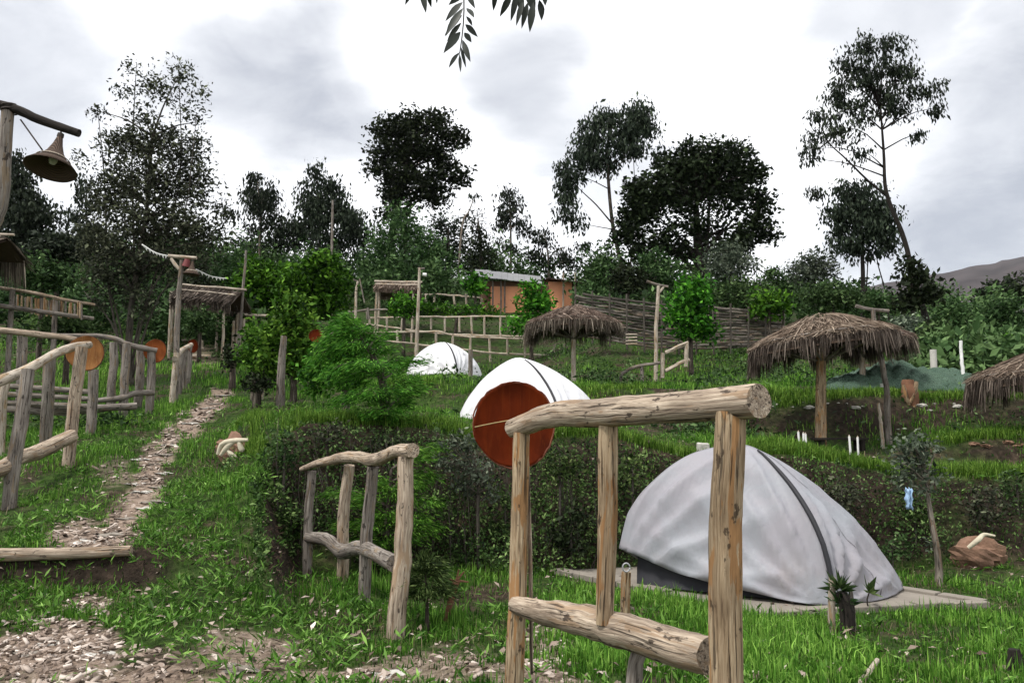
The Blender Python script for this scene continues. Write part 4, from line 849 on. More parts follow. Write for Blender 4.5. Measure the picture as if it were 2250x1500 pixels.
def lump(name, label, cat, c, rad, mat, seed, group=None, rough=.3, extra=None, sub=3):
    rng = np.random.default_rng(seed); n1_, n2_ = 14, 20; V = []
    ph = rng.random((6, 3)) * 6.28
    for i in range(n1_ + 1):
        for j in range(n2_):
            a, b__ = math.pi * i / n1_, 2 * math.pi * j / n2_; d = np.array([math.sin(a) * math.cos(b__), math.sin(a) * math.sin(b__), math.cos(a)])
            k = 1 + rough * sum(math.sin(d @ (np.array([2.1, 2.7, 1.9]) * (1 + q * .6)) * 1.3 + ph[q][0] + 2 * d[q % 3]) / (q + 1.5) for q in range(6)) * .5
            V.append(np.asarray(c) + d * np.asarray(rad) * k)
    F = [(i * n2_ + j, i * n2_ + (j + 1) % n2_, (i + 1) * n2_ + (j + 1) % n2_, (i + 1) * n2_ + j) for i in range(n1_) for j in range(n2_)]
    if extra:
        th = thing(name, label, cat, c, group); obj(extra, V, F, mat, th, smooth=False); return th
    o = obj(name, V, F, mat, None, c, smooth=rough < .25); return tag(o, label, cat, group)
c0 = gnd(2148, 9.35, 1235); th = lump('brown_boulder', 'reddish brown boulder with a bleached branch lying on it at right', 'boulder', c0 + [0, 0, .14], (.27, .2, .19), ROCKB, 4, None, .45, 'rock')
log('branch', [P(2128, 1203, 9.1), P(2150, 1185, 9.05), P(2162, 1174, 9.1), P(2186, 1177, 9.1)], [.022, .028, .022, .012], BONE, th, 10, 8, .12)
c0 = gnd(508, 10.3, 995); th = lump('tree_stump', 'brown stump with forked bleached roots beside the path', 'stump', c0 + [0, .1, .12], (.2, .2, .22), ROCKB, 9, None, .4, 'stump')
for pts in ([(478, 998), (488, 975), (515, 968), (545, 966)], [(484, 1000), (500, 980), (515, 970)], [(524, 968), (530, 985), (536, 990)], [(500, 990), (510, 1000), (520, 1008)]): log('root', [P(x, y, 9.95) for x, y in pts], [.02, .034, .036, .02], BONE, th, 8, 8, .12)
c0 = gnd(2000, 15.4, 930); th = thing('carved_stump', 'tall torn reddish stump right of the leaning lamp pole', 'stump', c0)
log('stem', [c0 - [0, 0, .1], P(2003, 900, 15.3), P(1997, 865, 15.3), P(1996, 834, 15.3)], [.16, .12, .15, .10], REDB, th, 14, 12, .3)
for pts in ([(2014, 838), (2010, 860), (2000, 885)], [(1985, 845), (1990, 870), (1998, 890)], [(2010, 890), (2004, 915), (2010, 935)], [(1990, 905), (2003, 915), (1998, 938)]): log('splinter', [P(x, y, 15.18) for x, y in pts], [.03, .05, .03], WOODP, th, 8, 7, .2)
c0 = gnd(1545, 10.75, 975); V, F = boxv(c0 + [0, 0, .06], unit([1, .2, .05]), unit([-.2, 1, 0]), unit([-.05, 0, 1]), .075, .05, .13); V = V + R.normal(0, .012, V.shape); o = obj('boundary_stone', V, F, STONE, None, c0, smooth=False); tag(o, 'upright pale stone on the terrace edge left of the right foreground post', 'stone'); md = o.modifiers.new('bevel', 'BEVEL'); md.width = .02; md.segments = 2
k = 0
for x, y in [(1690, 887), (1712, 893), (1735, 890), (1758, 886), (1775, 895), (1822, 888), (1842, 893), (1860, 885), (1880, 890), (1902, 895), (2022, 887), (2050, 884), (2068, 882), (2085, 885), (2100, 892), (2040, 898), (1655, 880), (1668, 893)]:
    c0 = hit(x + R.normal(0, 5), y + R.normal(0, 5)); s_ = .018 + R.random() ** 2 * .05; lump('pale_stone', 'small pale stone embedded in the right terrace bank', 'stone', c0 - [0, 0, s_ * .2], (s_ * 1.6, s_, s_ * .6), STONE, 40 + k, 'pale stones in the terrace bank', .6); k += 1
for x, y in [(2140, 975), (2165, 980), (2215, 972), (2240, 978)]:
    c0 = hit(x, y); lump('broken_stone', 'flat reddish stone in the cut bank at the right edge', 'stone', c0, (.07 + R.random() * .05, .06, .03), ROCKB, 70 + k, 'reddish stones in the cut bank', .7); k += 1
# path step log
th = thing('step_log', 'squared timber holding the earth step at lower left', 'timber', P(150, 1212, 7.0))
log('timber', [P(-80, 1219, 6.93), P(60, 1217, 6.95), P(180, 1214, 6.97), P(288, 1209, 7.0)], [.055, .055, .05, .045], WOOD, th, 18, 10, .06)
k = 0
for x, y in [(322, 1120), (345, 1098), (318, 1085), (352, 1068), (300, 1062), (330, 1045), (360, 1030), (338, 1018), (312, 1010), (350, 998), (375, 978), (392, 955), (420, 935), (440, 918), (458, 900), (470, 884), (485, 868), (250, 1175), (190, 1188), (285, 1140), (130, 1410), (70, 1440), (205, 1435), (520, 1470), (840, 1480)]:
    c0 = hit(x + R.normal(0, 6), y + R.normal(0, 4)); s_ = (.05 + R.random() * .05) * (.7 + c0[1] / 20); lump('path_stone', 'flat pale stone set in the trodden path', 'stone', c0 - [0, 0, .004], (s_ * 1.4, s_ * .9, .016), (STONE, CONC)[k % 2], 200 + k, 'flat stones of the path', .8); k += 1
# steps of the upper path
for k, (x0, x1, y) in enumerate(((395, 450, 752), (400, 455, 770), (405, 470, 786))):
    p0, p1 = hit(x0, y), hit(x1, y); th = thing('path_step', ('top', 'middle', 'lowest')[k] + ' pale log step of the upper path', 'step', p0, 'log steps of the upper path'); log('timber', [p0 + [0, 0, .05], np.array([p1[0], p0[1], p0[2] + .05])], .06, WOODW, th, 8, 8, .08)

# ------------------------------------------------------------------ trees against the sky
BG = 'trees on the skyline'
tree('bushy_tree', 'tall bushy tree with wispy top behind the left fences', 'tree', 19., (285, 860), [(282, 780), (290, 660), (320, 480), (335, 300)],
     [(300, 160, 22, 30, .55), (392, 165, 24, 36, .8), (345, 200, 60, 24, .9), (270, 200, 18, 10, .6), (430, 200, 14, 14, .7), (434, 250, 10, 30, .5), (300, 250, 40, 24, .55), (400, 250, 30, 26, .5), (215, 250, 10, 12, .6), (180, 345, 18, 14, .6),
      (340, 305, 62, 42, 1.1), (265, 315, 50, 42, 1.1), (410, 330, 55, 50, 1.), (330, 390, 115, 70, 1.15), (250, 420, 55, 60, 1.), (430, 420, 50, 60, .9), (330, 490, 140, 70, 1.1), (230, 520, 70, 60, 1.), (430, 510, 70, 50, .9), (490, 470, 20, 40, .6), (300, 580, 120, 60, .9), (240, 620, 60, 60, .7), (420, 570, 55, 40, .8), (310, 660, 80, 50, .5)],
     .095, LF_EUCB, TWIG, 38, .16, .45, .25, None, .08, .72, None, 70, 2.4, .3, 5,
     [[(285, 850), (260, 700), (215, 560, .4)], [(287, 850), (310, 690), (400, 500, -.3), (432, 250, -.3)], [(280, 850), (250, 720), (185, 640, .3)], [(288, 800), (330, 640), (395, 400), (392, 150)], [(284, 820), (295, 600), (290, 350), (300, 140)], [(280, 820), (240, 640), (230, 400), (215, 245)], [(290, 830), (345, 660), (440, 560)]])
tree('conifer_tree', 'dark narrow tree at the left edge behind the basket lamp', 'tree', 38., (45, 640), [(45, 560), (42, 440), (38, 350)], [(36, 350, 14, 25), (42, 395, 28, 35), (50, 440, 48, 40), (55, 485, 75, 40), (90, 470, 35, 25, .8), (20, 540, 70, 40)], .22, LF_EUC, None, 36, .32, .5, .1, hang(), .13, 1.2, BG, 12)
tree('eucalyptus_tree', 'slim grey tree peeping between basket lamp and bushy tree', 'tree', 48., (190, 640), [(190, 540), (190, 420)], [(188, 405, 20, 22, .8), (192, 450, 26, 30, .8), (160, 480, 22, 18, .6), (185, 510, 40, 35), (150, 560, 60, 40)], .26, LF_EUC, None, 64, .36, .4, .1, hang(), .1, .75, BG, 8)
tree('eucalyptus_tree', 'airy pale eucalyptus between bushy tree and pointed tree', 'tree', 52., (570, 650), [(570, 560), (572, 470), (566, 400)], [(560, 392, 26, 22), (568, 430, 45, 36), (550, 462, 30, 28), (600, 450, 26, 40), (605, 495, 35, 22, .8), (560, 500, 40, 14, .5), (575, 535, 35, 20, .6), (625, 510, 22, 40, .9), (530, 540, 20, 14, .5), (500, 470, 22, 14, .5)], .26, LF_EUC, TRUNKP, 64, .34, .38, .1, hang(), .09, .62, BG, 16)
tree('eucalyptus_tree', 'pointed double-topped eucalyptus behind the big bright bush', 'tree', 52., (705, 650), [(703, 560), (700, 450), (696, 380)], [(695, 378, 18, 24), (702, 410, 32, 26), (735, 420, 14, 28), (690, 450, 40, 35, 1.1), (735, 460, 35, 40), (690, 495, 48, 40, 1.1), (760, 490, 42, 40), (790, 510, 30, 35), (650, 510, 28, 40, .9), (720, 530, 70, 30)], .27, LF_EUC, TRUNK, 60, .38, .4, .1, hang(), .1, .85, BG, 16)
tree('spreading_tree', 'large dark round-topped tree at the centre of the skyline', 'tree', 58., (852, 600), [(858, 540), (868, 480), (885, 400), (900, 330)], [(850, 285, 42, 34), (900, 272, 50, 30), (960, 268, 42, 30), (990, 310, 36, 40), (920, 310, 80, 40), (850, 330, 46, 36), (885, 350, 60, 40), (960, 345, 46, 26, .8), (830, 372, 30, 22), (870, 395, 52, 36), (975, 378, 48, 34), (940, 410, 60, 36), (1010, 395, 22, 22), (880, 435, 46, 28), (945, 440, 40, 20, .9), (850, 470, 24, 26, .9), (905, 470, 26, 14, .6)],
     .27, LF_DARK, WOODD, 50, .40, .6, .3, None, .3, .85, BG, 34, 2.2, .3, None, [[(868, 490), (920, 420), (970, 350)], [(875, 450), (860, 380), (845, 310)], [(885, 470), (905, 455), (950, 400)]])
tree('broadleaf_tree', 'full grey-green tree below the large dark tree', 'tree', 50., (890, 640), [(890, 580), (888, 500)], [(885, 480, 40, 30), (890, 520, 70, 44), (850, 560, 60, 44), (940, 560, 62, 44), (890, 590, 90, 36), (830, 520, 24, 24, .7)], .21, LF_MID, None, 38, .36, .55, .3, None, .2, 1.15, BG, 12)
tree('broadleaf_tree', 'dull green tree just right of the grey-green one', 'tree', 54., (985, 640), [(985, 560), (985, 500)], [(975, 495, 34, 24), (1005, 500, 26, 24), (985, 535, 55, 36), (1010, 570, 50, 36)], .21, LF_EUC, None, 38, .36, .5, .25, None, .16, 1.1, BG, 10)
tree('conifer_tree', 'small dark conical tree left of the thin eucalyptus', 'tree', 50., (1058, 640), [(1056, 560), (1050, 480)], [(1049, 478, 9, 16), (1051, 505, 18, 22), (1054, 535, 30, 24), (1058, 568, 42, 24), (1062, 595, 55, 22)], .2, LF_DARK, None, 36, .26, .4, .2, None, .13, 1.4, BG, 8)
tree('eucalyptus_tree', 'thin eucalyptus with a small round crown above the orange house', 'tree', 54., (1122, 640), [(1122, 560), (1122, 490), (1119, 440)], [(1118, 430, 24, 20), (1120, 460, 34, 26), (1112, 488, 34, 16, .8), (1150, 490, 16, 14, .7), (1100, 530, 16, 24, .7), (1125, 545, 18, 16, .6)], .26, LF_EUC, TRUNKP, 60, .33, .38, .1, hang(), .08, .75, BG, 10)
tree('eucalyptus_tree', 'open straggling eucalyptus right of the thin round-crowned one', 'tree', 54., (1205, 640), [(1205, 570), (1195, 510)], [(1165, 515, 18, 22, .8), (1195, 525, 30, 22, .8), (1215, 560, 40, 24, .8), (1180, 565, 30, 24, .8), (1250, 575, 22, 24, .7), (1285, 545, 14, 20, .7)], .26, LF_EUC, TRUNKP, 54, .33, .4, .1, hang(), .08, .7, BG, 14)
tree('sapling', 'spindly leaning sapling with a tuft on top against the white sky', 'tree', 52., (1005, 560), [(1015, 500), (1030, 465), (1040, 440)], [(1045, 432, 11, 12, 1.2), (1030, 480, 8, 8, .5)], .3, LF_EUC, TRUNKP, 10, .2, .4, .1, hang(), .06, 1., BG, 2)
tree('eucalyptus_tree', 'tall forked eucalyptus right of centre with a drooping left bough', 'tree', 47., (1368, 660), [(1366, 590), (1347, 500), (1337, 400), (1335, 330), (1345, 280)], [(1320, 268, 44, 30), (1395, 252, 42, 28), (1420, 290, 34, 34), (1365, 285, 50, 36), (1305, 310, 46, 36), (1380, 330, 46, 26, .9), (1290, 345, 46, 26), (1250, 375, 26, 30), (1238, 412, 18, 28), (1245, 455, 22, 34, .9), (1440, 335, 18, 14, .8), (1335, 360, 44, 20, .7), (1265, 400, 20, 14, .6), (1270, 490, 12, 10, .4)], .26, LF_EUC, TRUNK, 66, .38, .4, .1, hang(), .12, .75, BG, 12, 2.4, .25, None, [[(1344, 490), (1310, 450), (1278, 420), (1255, 395)], [(1380, 620), (1392, 520), (1395, 420), (1388, 280)]])
tree('spreading_tree', 'broad dome-shaped dark tree right of the forked eucalyptus', 'tree', 45., (1540, 640), [(1538, 580), (1532, 520), (1530, 440)], [(1545, 335, 60, 26), (1610, 340, 44, 30), (1490, 365, 50, 34), (1560, 375, 80, 34), (1650, 385, 36, 40), (1460, 410, 50, 36), (1530, 415, 70, 30, .9), (1620, 420, 50, 30, .9), (1670, 440, 22, 34), (1430, 450, 44, 40), (1500, 460, 50, 26, .8), (1590, 455, 40, 20, .6), (1660, 500, 34, 36), (1630, 530, 40, 30, .8), (1470, 500, 40, 24, .7), (1450, 540, 40, 20, .7), (1400, 420, 34, 34), (1395, 470, 40, 44), (1380, 520, 34, 34, .9), (1500, 540, 50, 26, .6), (1600, 545, 60, 28, .7), (1420, 555, 44, 30, .8), (1565, 500, 60, 22, .5), (1690, 520, 20, 20, .6)],
     .25, LF_DARK, WOODD, 50, .37, .6, .3, None, .34, .95, BG, 40, 2.3, .28, None, [[(1536, 590), (1570, 530), (1640, 450)], [(1534, 590), (1510, 540), (1450, 480)], [(1548, 600), (1556, 500), (1560, 400)], [(1530, 600), (1490, 560), (1440, 530)]])
tree('eucalyptus_tree', 'tallest leaning eucalyptus with a bent bare trunk at right', 'tree', 29., (2062, 790), [(2035, 700), (2008, 610), (1985, 520), (1948, 425), (1942, 340), (1935, 240)], [(1905, 95, 40, 22), (1880, 130, 46, 30), (1955, 110, 40, 28), (1990, 150, 34, 30), (1930, 160, 66, 34), (1870, 190, 46, 34), (1960, 210, 66, 34), (1840, 230, 36, 30), (1900, 240, 46, 24, .9), (1990, 240, 34, 20, .8), (2050, 200, 24, 26), (2055, 240, 26, 20, .9), (1800, 265, 28, 24), (1825, 290, 34, 26, .9), (1785, 310, 22, 28), (1880, 300, 30, 14, .7), (1890, 340, 24, 10, .7), (2015, 292, 24, 12, .9), (1780, 340, 16, 10, .6), (1795, 423, 10, 6, .8), (1880, 270, 30, 20, .6)],
     .16, LF_EUC, WOODD, 58, .2, .36, .1, hang(), .10, .55, None, 34, 2.3, .25, None, [[(1950, 432), (1905, 395), (1860, 350), (1822, 315), (1805, 280)]])
tree('eucalyptus_tree', 'leafy twin-stemmed eucalyptus left of the bent bare trunk', 'tree', 36., (1893, 680), [(1896, 600), (1892, 520), (1890, 450)], [(1890, 420, 44, 22), (1850, 420, 18, 28, .8), (1895, 455, 56, 34), (1845, 470, 28, 40), (1935, 475, 32, 34), (1890, 505, 66, 30), (1945, 520, 24, 30), (1860, 535, 40, 24), (1915, 550, 40, 14, .7), (1960, 540, 16, 16, .7)], .2, LF_EUC, WOODD, 60, .27, .4, .1, hang(), .1, .9, None, 18, 2.4, .25, None, [[(1902, 690), (1905, 610), (1912, 500)], [(1955, 720), (1945, 640), (1925, 560), (1930, 500)]])
tree('dark_shrub', 'dark leafy shrub wrapped around the bent bare trunk', 'shrub', 28., (2010, 720), [(2005, 680), (2002, 600)], [(2000, 590, 24, 22), (2010, 620, 36, 26), (2030, 650, 38, 30), (1990, 660, 30, 30)], .2, LF_DARK, None, 22, .2, .5, .2, None, .08, 1.2, None, 6)
# shrubs and bushes on the upper slope
SB = 'shrubs on the upper slope'
for (lab, Yd, cx, cy, rx, ry, mt, lf) in (
    ('silvery-leaved shrub under the dome-shaped tree', 40., 1605, 575, 62, 46, LF_GREY, .24), ('pale shrub left of the twin-stemmed eucalyptus', 38., 1790, 590, 62, 40, LF_GREY, .22),
    ('rounded green shrub between the silvery and the pale shrub', 40., 1700, 625, 62, 46, LF_MID, .22), ('dense green shrub above the tilted umbrella', 32., 1830, 650, 80, 40, LF_MID, .2),
    ('green conical bush right of the forked eucalyptus base', 42., 1440, 585, 50, 46, LF_MID, .22), ('small pointed bush left of the forked eucalyptus base', 46., 1303, 605, 20, 42, LF_MID, .22),
    ('broad shrub above the woven fence', 34., 1640, 650, 90, 36, LF_MID, .2), ('large-leaved bright shrub at the end of the woven fence', 29., 1690, 668, 40, 26, LF_BRI, .24),
    ('dark shrub left of the white lamp pole top', 36., 1380, 615, 46, 36, LF_DARK, .22), ('green shrub right of the bent trunk', 30., 2090, 690, 50, 40, LF_MID, .2),
    ('rounded bush at the right edge below the mountain', 32., 2200, 690, 60, 46, LF_MID, .2), ('low bush at the right edge above the thatched umbrella', 25., 2190, 770, 80, 34, LF_BRI, .16),
    ('shadowy bush between bent trunk and right edge', 26., 2060, 735, 44, 34, LF_MID, .18), ('pale bush left of the bent trunk', 27., 1990, 720, 40, 34, LF_GREY, .18),
    ('dark shrub at the foot of the twin-stemmed eucalyptus', 33., 1930, 665, 40, 30, LF_MID, .2), ('dense bush behind the left thatched shelter', 30., 440, 640, 60, 40, LF_DARK, .2),
    ('dark bush with pale flowers near the left edge', 21., 95, 600, 60, 46, LF_MID, .15), ('shaggy bush below the far-left pole fence', 18.5, 150, 720, 70, 30, LF_MID, .14),
    ('leafy bush between left hut and bushy tree', 22., 130, 545, 70, 34, LF_EUC, .18), ('green bush under the left thatched shelter', 23.5, 440, 705, 50, 26, LF_MID, .14)):
    tree('shrub', lab, 'shrub', Yd, (cx, cy + ry), [(cx, cy + ry * .3), (cx, cy - ry * .3)], [(cx, cy - ry * .35, rx * .6, ry * .6), (cx - rx * .45, cy + ry * .1, rx * .55, ry * .6), (cx + rx * .45, cy + ry * .1, rx * .55, ry * .6), (cx, cy + ry * .35, rx * .9, ry * .6)], lf * .75, mt, None, 32, lf * 1.15, .5, .3, None, .06, 1.25, SB, 6)
tree('far_tree', 'dark rounded far tree below the mountain at the right edge', 'tree', 85., (2215, 690), [(2215, 650)], [(2180, 640, 34, 22), (2215, 625, 40, 20), (2250, 640, 50, 26), (2210, 655, 80, 26)], .5, LF_DARK, None, 18, .5, .6, .3, None, .3, 1.3, None, 4)
# bright green garden bushes
GB = 'bright green garden bushes'
def bush(lab, Yd, base, blobs, lf, mt=LF_BRI, per=24, sp=1., dens=1.4, **kw): return tree('garden_bush', lab, 'bush', Yd, base, [(base[0], base[1] - 20), (blobs[0][0], blobs[0][1])], blobs, lf, mt, None, per, lf * sp, .55, .35, None, .07, dens, GB, 8, **kw)
bush('biggest bright green bush, upper left of the pole fences', 27., (690, 720), [(700, 580, 50, 30), (680, 620, 70, 44), (735, 630, 36, 50), (720, 670, 50, 34), (650, 650, 50, 50)], .17)
bush('bright green bush left of the biggest one, behind the knobbly pole', 28., (570, 700), [(560, 590, 44, 26), (545, 630, 44, 40), (600, 620, 50, 44), (575, 660, 60, 36)], .17)
bush('upright bright bush above the tall bare post', 15.2, (645, 860), [(640, 665, 24, 28), (640, 705, 44, 34), (665, 740, 44, 36), (610, 745, 40, 36), (655, 790, 55, 40), (600, 800, 40, 40)], .1, LF_CON, sp=1.05)
bush('bright bush left of the tall bare post', 16.5, (560, 840), [(570, 730, 34, 28), (560, 770, 44, 36), (580, 800, 40, 30)], .1, LF_CON)
bush('soft bright bush right of the tall bare post', 13.8, (760, 880), [(755, 720, 44, 26), (770, 755, 50, 36), (730, 790, 50, 40), (700, 830, 55, 36), (770, 820, 60, 40)], .09, LF_CON)
bush('round bright bush in front of the small reddish shelter', 34., (888, 700), [(888, 665, 34, 30), (890, 680, 38, 22)], .16)
bush('round bright bush hiding the middle of the orange house', 32., (1168, 740), [(1175, 640, 34, 22), (1172, 670, 48, 30), (1155, 708, 44, 32), (1192, 665, 24, 24)], .17)
bush('small spiky bush at the left end of the orange house', 42., (1045, 670), [(1045, 612, 22, 14), (1040, 630, 26, 16), (1050, 640, 18, 14)], .24)
bush('round bright bush right of the white lamp pole', 25., (1518, 770), [(1520, 632, 44, 24), (1515, 665, 62, 34), (1510, 705, 58, 34), (1530, 725, 50, 26)], .15)
bush('low clipped hedge row under the short pole fence', 38., (1000, 700), [(945, 680, 34, 14), (990, 682, 40, 14), (1040, 684, 40, 14), (1085, 690, 30, 16)], .17)
bush('dark round bush beside the top of the path', 18., (512, 812), [(512, 785, 24, 24), (512, 798, 28, 18)], .07, LF_DARK)
bush('dark low bush left of the tall bare post foot', 14.2, (565, 860), [(560, 838, 26, 22), (580, 848, 30, 18)], .07, LF_DARK)
# feathery conifer in the middle foreground: drooping sprays
def sprays(name, lab, cat, Yd, base, trunk, tips, leaf, mat, r0=.05, seed=3, group=None):
    rng = np.random.default_rng(seed); b0 = gnd(base[0], Yd, base[1]); th = thing(name, lab, cat, b0, group); mb = MB(); path = smooth_path([b0 - [0, 0, .05]] + [P(x, y, Yd) for x, y in trunk], 16)
    V, F, A = tube(path, [r0, r0 * .3], 8, .06, rng); mb.add(V, F, A); C = []; D = []
    for x, y, dY in tips:
        e = P(x, y, Yd + dY); q = path[np.argmin(np.linalg.norm(path - (e + [0, 0, -.25 * np.linalg.norm(path[-1][:2] - e[:2])]), axis=1))]
        m_ = (q * .45 + e * .55) + [0, 0, .12 * np.linalg.norm(e - q)]; bp = smooth_path([q, m_, e], 14); V, F, A = tube(bp[:-2], [r0 * .22, r0 * .08], 5, 0, rng); mb.add(V, F, A)
        for i in range(3, 14):
            n = 58; d = unit(bp[i] - bp[i - 1]); s = np.cross(d, Z_); a = rng.normal(0, 1, n)
            C.append(bp[i] + s * (a * leaf * 1.5)[:, None] + rng.normal(0, leaf * .5, (n, 3)) - [0, 0, .3 * leaf]); D.append(d + s * (np.sign(a) * .7)[:, None] + [0, 0, -.35])
    mb.build('trunk', TRUNK, th); foliage('crown', np.vstack(C), mat, th, leaf * .8, .17, rng, .5, np.vstack(D)); return th
rg = np.random.default_rng(5)
tips = [(725, 770, .2), (760, 755, -.3), (800, 745, .1), (840, 760, -.2), (880, 790, .2), (905, 830, -.2), (925, 790, .3), (715, 820, -.4), (745, 840, .3), (790, 800, -.6), (835, 800, -.6), (870, 850, -.6), (900, 880, .1), (770, 870, -.5), (735, 880, -.1), (815, 860, -.7), (850, 900, -.6), (885, 915, -.3), (790, 910, -.3), (820, 770, .5), (930, 850, .2), (690, 790, .1), (770, 715, .1), (735, 725, .2), (800, 720, -.2), (755, 695, 0), (845, 735, .2), (700, 750, 0)]
sprays('feathery_conifer', 'soft drooping conifer in the middle above the gnarled fence', 'tree', 10.6, (850, 965), [(848, 900), (835, 820), (790, 725)], tips, .08, LF_CON, .09)
tips = [(720, 1080, 0), (760, 1100, -.1), (800, 1090, .1), (840, 1060, 0), (880, 1080, -.2), (925, 1060, -.2), (955, 1040, .1), (960, 1100, -.2), (930, 1140, -.4), (740, 1150, -.1), (800, 1150, -.3), (850, 1130, -.3), (965, 1160, -.2), (905, 1180, -.4), (760, 1190, -.2), (830, 1190, -.3), (945, 1000, .1), (970, 980, .2)]
sprays('feathery_conifer', 'young conifer behind the gnarled log fence', 'tree', 8.9, (850, 1255), [(850, 1180), (855, 1100), (860, 1030)], tips, .07, LF_CON, .05, 6)
# hedge bank shrubs
tree('grey_shrub', 'grey-leaved shrub left below the large red-brown tray', 'shrub', 9.0, (1052, 1250), [(1050, 1150), (1050, 1050)], [(1010, 975, 40, 40), (985, 1020, 44, 34), (1060, 1030, 44, 34), (1030, 1060, 50, 30, .8), (1075, 1080, 30, 24, .7)], .055, LF_GREY, TWIG, 14, .05, .45, .3, None, .022, .9, None, 26, 2.4, .35, None, [[(1056, 1250), (1052, 1120), (1060, 1040)], [(990, 1245), (988, 1150), (980, 1090)]])
tree('small_tree', 'young crooked tree with a pale green top right of the grey tent', 'tree', 8.3, (2062, 1305), [(2062, 1230), (2045, 1130), (2035, 1060)], [(1995, 970, 44, 24), (2030, 990, 40, 30), (2000, 1020, 44, 30), (2040, 1040, 36, 30, .8), (1990, 1065, 26, 26, .7), (2025, 1080, 24, 20, .5), (2040, 1195, 20, 10, .7)], .055, LF_GREY, TRUNKP, 14, .055, .5, .35, None, .035, .8, None, 20, 2.3, .3)
tree('sapling', 'thin bare sapling on the hedge bank left of the grey shrub', 'sapling', 9.1, (995, 1250), [(990, 1150), (985, 1100)], [(985, 1095, 18, 14, .6), (975, 1130, 12, 10, .4)], .05, LF_HEDGE, TWIG, 10, .05, .5, .3, None, .012, .8, None, 3, seed=77)
tree('sapling', 'thin dead sapling right of the grey shrub', 'sapling', 9.0, (1027, 1255), [(1022, 1200), (1020, 1150)], [(1018, 1150, 10, 14, .3)], .04, LF_DRY, TWIG, 8, .05, .4, .3, None, .014, .8, None, 3, seed=78, stems=[[(1024, 1230), (1050, 1160, -.1)], [(1026, 1240), (1008, 1190, .1)]])
for (lab, Yd, cx, cy, rx, ry, mt, lf) in (
    ('leafy green clump at the left corner of the hedge bank', 9.3, 625, 985, 44, 44, LF_MID, .055), ('dark clump in the hollow left of the gnarled fence', 8.6, 610, 1110, 40, 60, LF_HEDGE, .05),
    ('brownish dry clump on the hedge top above the gnarled fence', 9.7, 720, 950, 50, 28, LF_EUCB, .05), ('dark clump under the drooping conifer', 9.6, 850, 985, 55, 40, LF_DARK, .055),
    ('green tuft on the hedge top left of the red-brown tray', 9.6, 960, 960, 34, 30, LF_MID, .05), ('leafy clump on the bank below the red-brown tray', 9.2, 1110, 1130, 50, 60, LF_HEDGE, .052),
    ('green clump on the bank between the left and middle foreground posts', 9.2, 1230, 1010, 60, 50, LF_HEDGE, .055), ('dark low clump at the bank foot left of the grey tent', 9.0, 1255, 1160, 55, 60, LF_DARK, .055),
    ('scrubby clump on the bank just right of the middle foreground post', 9.4, 1390, 1040, 40, 50, LF_HEDGE, .052), ('reddish dry clump on the bank right of the grey tent', 9.8, 1850, 1085, 55, 40, LF_EUCB, .05),
    ('green clump on the bank behind the young crooked tree', 9.9, 2010, 1120, 60, 46, LF_HEDGE, .055), ('thorny dark clump above the brown boulder', 9.9, 2170, 1110, 60, 46, LF_EUCB, .05),
    ('fresh green clump at the bank foot behind the tent corner', 9.3, 1960, 1200, 50, 30, LF_MID, .05), ('green clump at the right edge on the lowest bank', 10.2, 2235, 1060, 40, 36, LF_MID, .055)):
    tree('bank_shrub', lab, 'shrub', Yd, (cx, cy + ry), [(cx, cy + ry * .3), (cx, cy - ry * .3)], [(cx + rg.normal(0, 8), cy - ry * .5, rx * .6, ry * .5, .8), (cx - rx * .5, cy + ry * .1, rx * .5, ry * .6, .8), (cx + rx * .5, cy + rg.normal(0, 6), rx * .5, ry * .6, .8), (cx, cy + ry * .5, rx * .8, ry * .5)], lf, mt, TWIG, 12, lf * 1.1, .5, .3, None, .014, 1., 'shrubs on the lowest bank', 12, dep=.6)
sprays('small_shrub', 'dark slender shrub at the foot of the gnarled log fence', 'shrub', 6.2, (938, 1385), [(938, 1330), (935, 1260)], [(905, 1270, 0), (925, 1240, .1), (950, 1235, -.1), (975, 1260, 0), (910, 1300, -.1), (968, 1290, -.1), (935, 1225, 0), (985, 1290, .1)], .05, LF_HEDGE, .022, 8)
f = thing('plant_stake', 'reddish stake with dry twigs between the two log fences', 'stake', gnd(985, 6.4, 1375)); log('shaft', [gnd(975, 6.4, 1378) - [0, 0, .05], P(990, 1320, 6.4), P(1003, 1275, 6.4)], [.025, .024, .03], REDB, f, 10, 8, .15)
for pts in ([(1002, 1278), (985, 1270)], [(1004, 1275), (1030, 1278)], [(1003, 1275), (1020, 1255)], [(1003, 1276), (1008, 1250)]): log('twig', [P(x, y, 6.4) for x, y in pts], [.012, .005], LAMPRED if 0 else REDB, f, 5, 5, .1)
